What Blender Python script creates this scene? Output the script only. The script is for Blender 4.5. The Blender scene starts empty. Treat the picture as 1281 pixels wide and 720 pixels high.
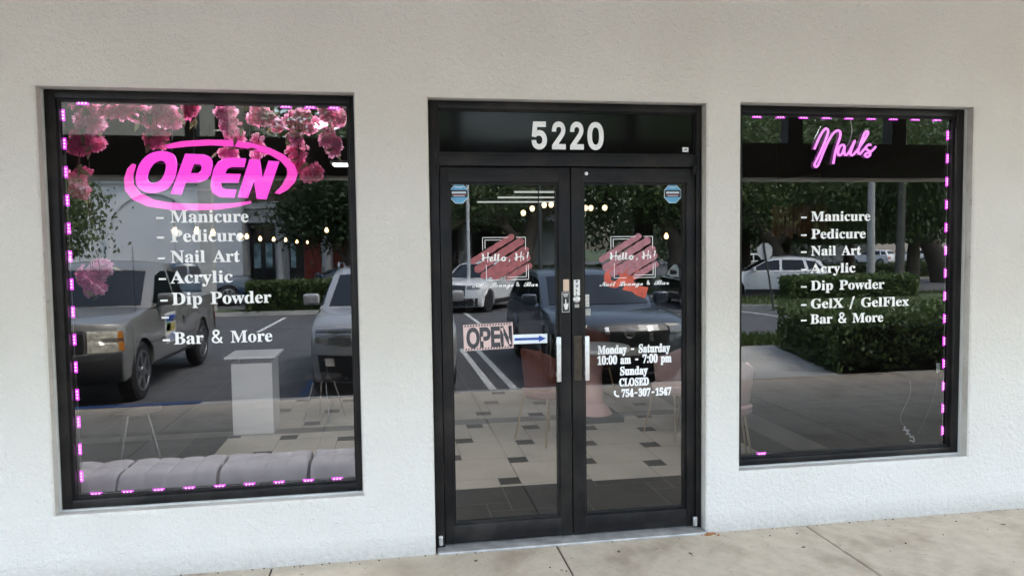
import bpy, bmesh, math, random
from mathutils import Vector, Matrix
S = bpy.context.scene
COL = S.collection
R = math.radians
rnd = random.Random(7)

# ------------------------------------------------------------------ camera, sky, sun, exposure
cd = bpy.data.cameras.new('camera'); cam = bpy.data.objects.new('camera', cd); COL.objects.link(cam)
cd.sensor_width = 36.0; cd.lens = 918.675 / 1281 * 36.0; cd.clip_start = 0.05; cd.clip_end = 2000
yaw, pit, rol = R(9.3073), R(-3.0561), R(-0.70323)
fw = Vector((math.sin(yaw)*math.cos(pit), math.cos(yaw)*math.cos(pit), math.sin(pit)))
rt = Vector((math.cos(yaw), -math.sin(yaw), 0)); up = rt.cross(fw)
rt2 = math.cos(rol)*rt + math.sin(rol)*up; up2 = -math.sin(rol)*rt + math.cos(rol)*up
cam.matrix_world = Matrix(((rt2.x, up2.x, -fw.x, 0), (rt2.y, up2.y, -fw.y, -4.02652), (rt2.z, up2.z, -fw.z, 1.69395), (0, 0, 0, 1)))
S.camera = cam

SUN_EL, SUN_ROT = R(56), R(60)
W = bpy.data.worlds.new('World'); S.world = W; W.use_nodes = True
wn, wl = W.node_tree.nodes, W.node_tree.links
bg = wn['Background']; bg.inputs['Strength'].default_value = 0.15
sky = wn.new('ShaderNodeTexSky'); sky.sky_type = 'NISHITA'; sky.sun_disc = False
sky.sun_elevation = SUN_EL; sky.sun_rotation = SUN_ROT; sky.air_density = 1.3; sky.dust_density = 3.0
hs = wn.new('ShaderNodeHueSaturation'); hs.inputs['Saturation'].default_value = 0.78; hs.inputs['Value'].default_value = 1.45
wl.new(sky.outputs[0], hs.inputs['Color'])
tc = wn.new('ShaderNodeTexCoord'); nz = wn.new('ShaderNodeTexNoise'); nz.inputs['Scale'].default_value = 2.2; nz.inputs['Detail'].default_value = 6
mpn = wn.new('ShaderNodeMapping'); mpn.inputs['Scale'].default_value = (1, 1, 2.6)
wl.new(tc.outputs['Generated'], mpn.inputs[0]); wl.new(mpn.outputs[0], nz.inputs['Vector'])
mr = wn.new('ShaderNodeMapRange'); mr.inputs['From Min'].default_value = .3; mr.inputs['From Max'].default_value = .7
mr.inputs['To Min'].default_value = .78; mr.inputs['To Max'].default_value = 1.25
wl.new(nz.outputs['Fac'], mr.inputs['Value'])
mx = wn.new('ShaderNodeMix'); mx.data_type = 'RGBA'; mx.blend_type = 'MULTIPLY'; mx.inputs[0].default_value = 1
wl.new(hs.outputs[0], mx.inputs[6]); wl.new(mr.outputs[0], mx.inputs[7]); wl.new(mx.outputs[2], bg.inputs['Color'])

sl = bpy.data.lights.new('sun', 'SUN'); sl.energy = 1.1; sl.angle = R(20); sl.color = (1, .98, .95)
so = bpy.data.objects.new('sun', sl); COL.objects.link(so)
# soft light from high on the right
sd = Vector((math.sin(SUN_ROT)*math.cos(SUN_EL), math.cos(SUN_ROT)*math.cos(SUN_EL), math.sin(SUN_EL)))
so.rotation_euler = sd.to_track_quat('Z', 'Y').to_euler(); so.location = sd*50

vs = S.view_settings; vs.view_transform = 'Standard'; vs.look = 'None'; vs.gamma = 1; vs.use_curve_mapping = False
EXPO = 3.14
vs.exposure = EXPO
EX = 2.0**EXPO
S.render.engine = 'CYCLES'
S.cycles.use_denoising = True; S.cycles.use_adaptive_sampling = False
S.cycles.max_bounces = 10; S.cycles.transparent_max_bounces = 24; S.cycles.glossy_bounces = 5
S.cycles.caustics_reflective = False; S.cycles.caustics_refractive = False
S.cycles.sample_clamp_indirect = 6

# ------------------------------------------------------------------ materials
def nodes(name):
    m = bpy.data.materials.new(name); m.use_nodes = True
    return m, m.node_tree.nodes, m.node_tree.links, m.node_tree.nodes['Principled BSDF']
def rgb(c): return (c[0], c[1], c[2], 1) if len(c) == 3 else c
def mat(name, c, rough=.5, metal=0, var=0, vscale=8, bump=0, bscale=40, spec=.5, coat=0, rvar=0):
    m, n, l, p = nodes(name)
    p.inputs['Base Color'].default_value = rgb(c); p.inputs['Roughness'].default_value = rough
    p.inputs['Metallic'].default_value = metal; p.inputs['Specular IOR Level'].default_value = spec
    p.inputs['Coat Weight'].default_value = coat; p.inputs['Coat Roughness'].default_value = .04
    if var or bump or rvar:
        t = n.new('ShaderNodeTexCoord')
    if var or rvar:
        z = n.new('ShaderNodeTexNoise'); z.inputs['Scale'].default_value = vscale; z.inputs['Detail'].default_value = 5
        l.new(t.outputs['Object'], z.inputs['Vector'])
    if var:
        r = n.new('ShaderNodeMix'); r.data_type = 'RGBA'
        r.inputs[6].default_value = rgb([max(0, x*(1-var)) for x in c[:3]]); r.inputs[7].default_value = rgb([min(1, x*(1+var)) for x in c[:3]])
        q = n.new('ShaderNodeMapRange'); q.inputs[1].default_value = .3; q.inputs[2].default_value = .7
        l.new(z.outputs['Fac'], q.inputs[0]); l.new(q.outputs[0], r.inputs[0]); l.new(r.outputs[2], p.inputs['Base Color'])
    if rvar:
        q2 = n.new('ShaderNodeMapRange'); q2.inputs[1].default_value = .3; q2.inputs[2].default_value = .7
        q2.inputs[3].default_value = max(.02, rough-rvar); q2.inputs[4].default_value = rough+rvar
        l.new(z.outputs['Fac'], q2.inputs[0]); l.new(q2.outputs[0], p.inputs['Roughness'])
    if bump:
        z2 = n.new('ShaderNodeTexNoise'); z2.inputs['Scale'].default_value = bscale; z2.inputs['Detail'].default_value = 4
        l.new(t.outputs['Object'], z2.inputs['Vector'])
        b = n.new('ShaderNodeBump'); b.inputs['Strength'].default_value = bump; b.inputs['Distance'].default_value = .01
        l.new(z2.outputs['Fac'], b.inputs['Height']); l.new(b.outputs[0], p.inputs['Normal'])
    return m
def emit(name, c, s, k=2.0):      # k: seen through the tinted panes
    s *= k
    m, n, l, p = nodes(name)
    p.inputs['Base Color'].default_value = rgb([x*.3 for x in c]); p.inputs['Emission Color'].default_value = rgb(c)
    p.inputs['Emission Strength'].default_value = s/EX; p.inputs['Roughness'].default_value = .4
    return m
def glassmat(name, f0, tint, wave):
    # thin window glass: mirror by Fresnel-Schlick, rest passes straight through
    m, n, l, p = nodes(name); n.remove(p); out = n['Material Output']
    lw = n.new('ShaderNodeLayerWeight'); lw.inputs['Blend'].default_value = .5     # facing = 1-cos
    pw = n.new('ShaderNodeMath'); pw.operation = 'POWER'; pw.inputs[1].default_value = 5; l.new(lw.outputs['Facing'], pw.inputs[0])
    ma = n.new('ShaderNodeMath'); ma.operation = 'MULTIPLY_ADD'; ma.inputs[1].default_value = 1-f0; ma.inputs[2].default_value = f0
    l.new(pw.outputs[0], ma.inputs[0])
    g = n.new('ShaderNodeBsdfGlossy'); g.inputs['Roughness'].default_value = 0.0; g.inputs['Color'].default_value = (.97, 1, 1, 1)
    t = n.new('ShaderNodeBsdfTransparent'); t.inputs['Color'].default_value = rgb(tint)
    x = n.new('ShaderNodeMixShader'); l.new(ma.outputs[0], x.inputs[0]); l.new(t.outputs[0], x.inputs[1]); l.new(g.outputs[0], x.inputs[2])
    l.new(x.outputs[0], out.inputs['Surface'])
    if wave:
        tcn = n.new('ShaderNodeTexCoord'); z = n.new('ShaderNodeTexNoise'); z.inputs['Scale'].default_value = 1.6; z.inputs['Detail'].default_value = 1
        l.new(tcn.outputs['Object'], z.inputs['Vector'])
        b = n.new('ShaderNodeBump'); b.inputs['Strength'].default_value = wave; b.inputs['Distance'].default_value = .01
        l.new(z.outputs['Fac'], b.inputs['Height']); l.new(b.outputs[0], g.inputs['Normal'])
    return m
def clear(name):
    m, n, l, p = nodes(name); n.remove(p)
    t = n.new('ShaderNodeBsdfTransparent'); l.new(t.outputs[0], n['Material Output'].inputs['Surface'])
    return m
def leafmat(name, c1, c2, trans=.35):
    m, n, l, p = nodes(name)
    oi = n.new('ShaderNodeNewGeometry'); ra = n.new('ShaderNodeMix'); ra.data_type = 'RGBA'
    ra.inputs[6].default_value = rgb(c1); ra.inputs[7].default_value = rgb(c2)
    l.new(oi.outputs['Random Per Island'], ra.inputs[0]); l.new(ra.outputs[2], p.inputs['Base Color'])
    p.inputs['Roughness'].default_value = .55
    tr = n.new('ShaderNodeBsdfTranslucent'); l.new(ra.outputs[2], tr.inputs['Color'])
    x = n.new('ShaderNodeMixShader'); x.inputs[0].default_value = trans
    l.new(p.outputs[0], x.inputs[1]); l.new(tr.outputs[0], x.inputs[2]); l.new(x.outputs[0], n['Material Output'].inputs['Surface'])
    return m

def stucco():
    m, n, l, p = nodes('stucco')
    t = n.new('ShaderNodeTexCoord')
    def noise(s, d, r=.5):
        z = n.new('ShaderNodeTexNoise'); z.inputs['Scale'].default_value = s; z.inputs['Detail'].default_value = d; z.inputs['Roughness'].default_value = r
        l.new(t.outputs['Object'], z.inputs['Vector']); return z
    big = noise(1.1, 4); fine = noise(110, 5, .7); mid = noise(34, 5, .65); pit = noise(70, 4, .6)
    mr_ = n.new('ShaderNodeMapRange'); mr_.inputs[1].default_value = .3; mr_.inputs[2].default_value = .72
    l.new(big.outputs['Fac'], mr_.inputs[0])
    c = n.new('ShaderNodeMix'); c.data_type = 'RGBA'; c.inputs[6].default_value = (.735, .70, .645, 1); c.inputs[7].default_value = (.805, .775, .725, 1)
    l.new(mr_.outputs[0], c.inputs[0])
    # darker pits of the trowelled stucco
    pr_ = n.new('ShaderNodeMapRange'); pr_.inputs[1].default_value = .66; pr_.inputs[2].default_value = .80; pr_.inputs[3].default_value = 0; pr_.inputs[4].default_value = .5
    l.new(pit.outputs['Fac'], pr_.inputs[0])
    d = n.new('ShaderNodeMix'); d.data_type = 'RGBA'; d.inputs[7].default_value = (.36, .345, .32, 1)
    l.new(pr_.outputs[0], d.inputs[0]); l.new(c.outputs[2], d.inputs[6])
    # grime line just above the pavement
    sx = n.new('ShaderNodeSeparateXYZ'); l.new(t.outputs['Object'], sx.inputs[0])
    g = n.new('ShaderNodeMapRange'); g.inputs[1].default_value = .13; g.inputs[2].default_value = 0; g.inputs[3].default_value = 0; g.inputs[4].default_value = 1
    l.new(sx.outputs['Z'], g.inputs[0])
    gm = n.new('ShaderNodeMath'); gm.operation = 'MULTIPLY'; gm.use_clamp = True; l.new(g.outputs[0], gm.inputs[0]); l.new(mid.outputs['Fac'], gm.inputs[1])
    e = n.new('ShaderNodeMix'); e.data_type = 'RGBA'; e.inputs[7].default_value = (.40, .37, .33, 1)
    l.new(gm.outputs[0], e.inputs[0]); l.new(d.outputs[2], e.inputs[6]); l.new(e.outputs[2], p.inputs['Base Color'])
    p.inputs['Roughness'].default_value = .85; p.inputs['Specular IOR Level'].default_value = .25
    a = n.new('ShaderNodeMath'); a.operation = 'MULTIPLY_ADD'; a.inputs[1].default_value = .55; l.new(fine.outputs['Fac'], a.inputs[0]); l.new(mid.outputs['Fac'], a.inputs[2])
    a2 = n.new('ShaderNodeMath'); a2.operation = 'SUBTRACT'; l.new(a.outputs[0], a2.inputs[0]); l.new(pr_.outputs[0], a2.inputs[1])
    b = n.new('ShaderNodeBump'); b.inputs['Strength'].default_value = 1.0; b.inputs['Distance'].default_value = .02
    l.new(a2.outputs[0], b.inputs['Height']); l.new(b.outputs[0], p.inputs['Normal'])
    return m
def concrete(name, c1, c2, stain, bump=.25):
    m, n, l, p = nodes(name)
    t = n.new('ShaderNodeTexCoord')
    def noise(s, d, r=.55):
        z = n.new('ShaderNodeTexNoise'); z.inputs['Scale'].default_value = s; z.inputs['Detail'].default_value = d; z.inputs['Roughness'].default_value = r
        l.new(t.outputs['Object'], z.inputs['Vector']); return z
    def mrange(src, a, b, c, d):
        q = n.new('ShaderNodeMapRange'); q.inputs[1].default_value = a; q.inputs[2].default_value = b; q.inputs[3].default_value = c; q.inputs[4].default_value = d
        l.new(src, q.inputs[0]); return q.outputs[0]
    def mixc(f, a, b):
        x = n.new('ShaderNodeMix'); x.data_type = 'RGBA'; l.new(f, x.inputs[0])
        if isinstance(a, tuple): x.inputs[6].default_value = rgb(a)
        else: l.new(a, x.inputs[6])
        x.inputs[7].default_value = rgb(b); return x.outputs[2]
    big, mid, fine, spot = noise(2.3, 6, .62), noise(9, 6, .65), noise(120, 3), noise(23, 2, .4)
    c = mixc(mrange(mid.outputs['Fac'], .3, .7, 0, 1), tuple(c1), c2)
    c = mixc(mrange(big.outputs['Fac'], .5, .68, 0, .75), c, stain)
    c = mixc(mrange(fine.outputs['Fac'], .58, .75, 0, .35), c, tuple(x*.55 for x in stain))
    c = mixc(mrange(spot.outputs['Fac'], .72, .76, 0, .6), c, tuple(x*.3 for x in stain))
    l.new(c, p.inputs['Base Color']); p.inputs['Roughness'].default_value = .8; p.inputs['Specular IOR Level'].default_value = .3
    b = n.new('ShaderNodeBump'); b.inputs['Strength'].default_value = bump; b.inputs['Distance'].default_value = .006
    l.new(fine.outputs['Fac'], b.inputs['Height']); l.new(b.outputs[0], p.inputs['Normal'])
    return m

M = {}
M['stucco'] = stucco()
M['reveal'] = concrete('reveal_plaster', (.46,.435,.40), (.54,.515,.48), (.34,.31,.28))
M['walk'] = concrete('walk_concrete', (.45, .375, .29), (.58, .495, .385), (.30, .235, .165))
M['band'] = concrete('walk_concrete_grey', (.30, .30, .29), (.36, .355, .34), (.22, .21, .2))
M['kerb'] = concrete('kerb_concrete', (.42, .40, .36), (.5, .48, .44), (.3, .28, .25))
M['asphalt'] = concrete('asphalt', (.075, .075, .08), (.125, .125, .13), (.05, .05, .054), .5)
M['joint'] = mat('joint_dirt', (.06, .055, .045), .9)
M['tanjoint'] = mat('wood_joint', (.45, .30, .15), .8, var=.2)
M['line'] = mat('road_paint', (.62, .62, .60), .7, var=.25, vscale=14)
M['blue'] = mat('blue_road_paint', (.015, .055, .17), .7, var=.5, vscale=10)
M['lawn'] = mat('lawn_soil', (.06, .085, .03), .9, var=.3, vscale=3)
def blackmetal():
    m, n, l, p = nodes('black_anodised'); t = n.new('ShaderNodeTexCoord')
    def nz_(s, d, sc=(1,1,1)):
        mp = n.new('ShaderNodeMapping'); mp.inputs['Scale'].default_value = sc; l.new(t.outputs['Object'], mp.inputs[0])
        z = n.new('ShaderNodeTexNoise'); z.inputs['Scale'].default_value = s; z.inputs['Detail'].default_value = d; z.inputs['Roughness'].default_value = .65; l.new(mp.outputs[0], z.inputs['Vector']); return z
    def rng(src, a, b, c, d):
        q = n.new('ShaderNodeMapRange'); q.inputs[1].default_value = a; q.inputs[2].default_value = b; q.inputs[3].default_value = c; q.inputs[4].default_value = d; l.new(src, q.inputs[0]); return q.outputs[0]
    dust, scr = nz_(3.5, 7), nz_(26, 6, (1,1,.16))
    x = n.new('ShaderNodeMix'); x.data_type = 'RGBA'; x.inputs[6].default_value = (.0075,.007,.0075,1); x.inputs[7].default_value = (.028,.025,.022,1); l.new(rng(dust.outputs['Fac'], .45, .72, 0, 1), x.inputs[0])
    y = n.new('ShaderNodeMix'); y.data_type = 'RGBA'; y.inputs[7].default_value = (.10,.095,.09,1); l.new(rng(scr.outputs['Fac'], .69, .80, 0, .8), y.inputs[0]); l.new(x.outputs[2], y.inputs[6]); l.new(y.outputs[2], p.inputs['Base Color'])
    l.new(rng(dust.outputs['Fac'], .35, .7, .30, .52), p.inputs['Roughness']); p.inputs['Specular IOR Level'].default_value = .22
    b = n.new('ShaderNodeBump'); b.inputs['Strength'].default_value = .06; b.inputs['Distance'].default_value = .004; l.new(scr.outputs['Fac'], b.inputs['Height']); l.new(b.outputs[0], p.inputs['Normal'])
    return m
M['black'] = blackmetal()
M['rubber'] = mat('black_rubber', (.012, .012, .012), .75)
M['worn'] = mat('worn_bronze', (.06, .045, .03), .5, .4, var=.4, vscale=30)
M['blackpanel'] = mat('black_gloss_panel', (.004, .0035, .0035), .10, 0, spec=.22)
M['vinyl'] = mat('white_vinyl', (.86, .86, .86), .45, var=.05, vscale=20)
M['white'] = mat('white_paint', (.8, .8, .8), .4)
M['alu'] = mat('brushed_aluminium', (.66, .66, .65), .36, .85, var=.12, vscale=30)
M['chrome'] = mat('chrome', (.75, .75, .76), .12, 1)
M['glass'] = glassmat('shop_glass', .076, (.42, .43, .43), .02)
M['glassd'] = glassmat('door_glass', .072, (.43, .435, .43), .035)
M['glass2'] = glassmat('tinted_glass', .1, (.1, .11, .12), 0)
M['clear'] = clear('glass_back')
M['silver_sealer'] = mat('sealant', (.5, .5, .49), .6, var=.1)

# ------------------------------------------------------------------ mesh helpers
class MB:
    def __init__(s): s.v = []; s.f = []; s.m = []; s.k = 0
    def quad(s, pts):
        b = len(s.v); s.v += [tuple(p) for p in pts]; s.f.append(tuple(range(b, b+len(pts)))); s.m.append(s.k); return s
    def box(s, x0, x1, y0, y1, z0, z1):
        b = len(s.v)
        s.v += [(x0,y0,z0),(x1,y0,z0),(x1,y1,z0),(x0,y1,z0),(x0,y0,z1),(x1,y0,z1),(x1,y1,z1),(x0,y1,z1)]
        for f in ((0,3,2,1),(4,5,6,7),(0,1,5,4),(1,2,6,5),(2,3,7,6),(3,0,4,7)): s.f.append(tuple(b+i for i in f)); s.m.append(s.k)
        return s
    def rbox(s, x0, x1, y0, y1, z0, z1, r=.01, seg=2):
        bm = bmesh.new(); bmesh.ops.create_cube(bm, size=1)
        for v in bm.verts: v.co = Vector((x0+(v.co.x+.5)*(x1-x0), y0+(v.co.y+.5)*(y1-y0), z0+(v.co.z+.5)*(z1-z0)))
        bmesh.ops.bevel(bm, geom=bm.edges[:], offset=r, segments=seg, profile=.5, affect='EDGES')
        s.add(bm); return s
    def add(s, bm, T=None):
        if T is not None: bm.transform(T)
        bm.verts.ensure_lookup_table(); b = len(s.v); s.v += [tuple(v.co) for v in bm.verts]
        for f in bm.faces: s.f.append(tuple(b+v.index for v in f.verts)); s.m.append(s.k)
        bm.free()
    def tube(s, path, r, n=8, cap=True):
        P = [Vector(p) for p in path]; N = len(P); rr = r if isinstance(r, (list, tuple)) else [r]*N
        b = len(s.v); prev = None
        for i in range(N):
            d = (P[min(i+1, N-1)]-P[max(i-1, 0)])
            if d.length < 1e-9: d = Vector((0,0,1))
            d.normalize()
            if prev is None:
                a = Vector((0,0,1)) if abs(d.z) < .9 else Vector((1,0,0)); u = d.cross(a).normalized()
            else:
                u = prev - d*prev.dot(d)
                if u.length < 1e-6: u = d.orthogonal()
                u.normalize()
            prev = u; w = d.cross(u)
            for k in range(n):
                t = 2*math.pi*k/n; q = P[i]+(u*math.cos(t)+w*math.sin(t))*rr[i]; s.v.append(tuple(q))
        for i in range(N-1):
            for k in range(n):
                s.f.append((b+i*n+k, b+i*n+(k+1)%n, b+(i+1)*n+(k+1)%n, b+(i+1)*n+k)); s.m.append(s.k)
        if cap:
            s.f.append(tuple(b+k for k in range(n))[::-1]); s.m.append(s.k)
            s.f.append(tuple(b+(N-1)*n+k for k in range(n))); s.m.append(s.k)
        return s
    def lathe(s, prof, c, n=20, axis='z'):
        b = len(s.v)
        for (r, h) in prof:
            for k in range(n):
                t = 2*math.pi*k/n; a, d = r*math.cos(t), r*math.sin(t)
                s.v.append({'z': (c[0]+a, c[1]+d, c[2]+h), 'y': (c[0]+a, c[1]+h, c[2]+d), 'x': (c[0]+h, c[1]+a, c[2]+d)}[axis])
        for i in range(len(prof)-1):
            for k in range(n):
                s.f.append((b+i*n+k, b+i*n+(k+1)%n, b+(i+1)*n+(k+1)%n, b+(i+1)*n+k)); s.m.append(s.k)
        s.f.append(tuple(b+k for k in range(n))); s.m.append(s.k)
        e = b+(len(prof)-1)*n; s.f.append(tuple(e+k for k in range(n))); s.m.append(s.k)
        return s
    def poly(s, pts, y0, y1):
        # (x, z) outline extruded from y0 to y1, any concave outline
        bm = bmesh.new(); vs_ = [bm.verts.new((x, y0, z)) for x, z in pts]
        f = bm.faces.new(vs_); r = bmesh.ops.extrude_face_region(bm, geom=[f])
        for g in r['geom']:
            if isinstance(g, bmesh.types.BMVert): g.co.y = y1
        bmesh.ops.triangulate(bm, faces=[g for g in bm.faces if len(g.verts) > 4]); bmesh.ops.recalc_face_normals(bm, faces=bm.faces[:])
        s.add(bm); return s
    def build(s, name, mats, parent=None, smooth=None, recalc=False, flatbig=0):
        me = bpy.data.meshes.new(name); me.from_pydata(s.v, [], s.f)
        for m in (mats if isinstance(mats, (list, tuple)) else [mats]): me.materials.append(M[m] if isinstance(m, str) else m)
        me.polygons.foreach_set('material_index', s.m); me.update()
        if recalc:
            bm = bmesh.new(); bm.from_mesh(me); bmesh.ops.recalc_face_normals(bm, faces=bm.faces[:]); bm.to_mesh(me); bm.free()
        if smooth is not None:
            me.polygons.foreach_set('use_smooth', [True]*len(me.polygons)); me.set_sharp_from_angle(angle=R(smooth))
            if flatbig:
                for p in me.polygons:
                    if p.area > flatbig or p.normal.y < -.999: p.use_smooth = False
        o = bpy.data.objects.new(name, me); COL.objects.link(o)
        if parent is not None: o.parent = parent
        return o
def tag(o, label, cat, group=None, kind=None):
    if label: o['label'] = label
    if cat: o['category'] = cat
    if group: o['group'] = group
    if kind: o['kind'] = kind
    return o
def thing(name, label, cat, loc=(0,0,0), rz=0, group=None):
    o = bpy.data.objects.new(name, None); COL.objects.link(o); o.location = loc; o.rotation_euler = (0,0,rz)
    o.empty_display_size = .1
    return tag(o, label, cat, group)
def struct(o): o['kind'] = 'structure'; return o
def dup(root, loc=None, rz=None, label=None, group=None, scale=None):
    def cp(o, par):
        c = o.copy(); COL.objects.link(c); c.parent = par
        for ch in list(o.children): cp(ch, c)
        return c
    r = cp(root, None)
    if loc is not None: r.location = loc
    if rz is not None: r.rotation_euler = (0,0,rz)
    if scale is not None: r.scale = (scale,)*3 if not isinstance(scale, tuple) else scale
    if label: r['label'] = label
    if group: r['group'] = group
    return r
def smoothpath(pts, k=6):
    P = [Vector(p) for p in pts]; out = []
    for i in range(len(P)-1):
        a, b, c, d = P[max(i-1,0)], P[i], P[i+1], P[min(i+2,len(P)-1)]
        for j in range(k):
            t = j/k
            out.append(.5*((2*b)+(c-a)*t+(2*a-5*b+4*c-d)*t*t+(3*b-a-3*c+d)*t**3))
    out.append(P[-1]); return out

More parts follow.
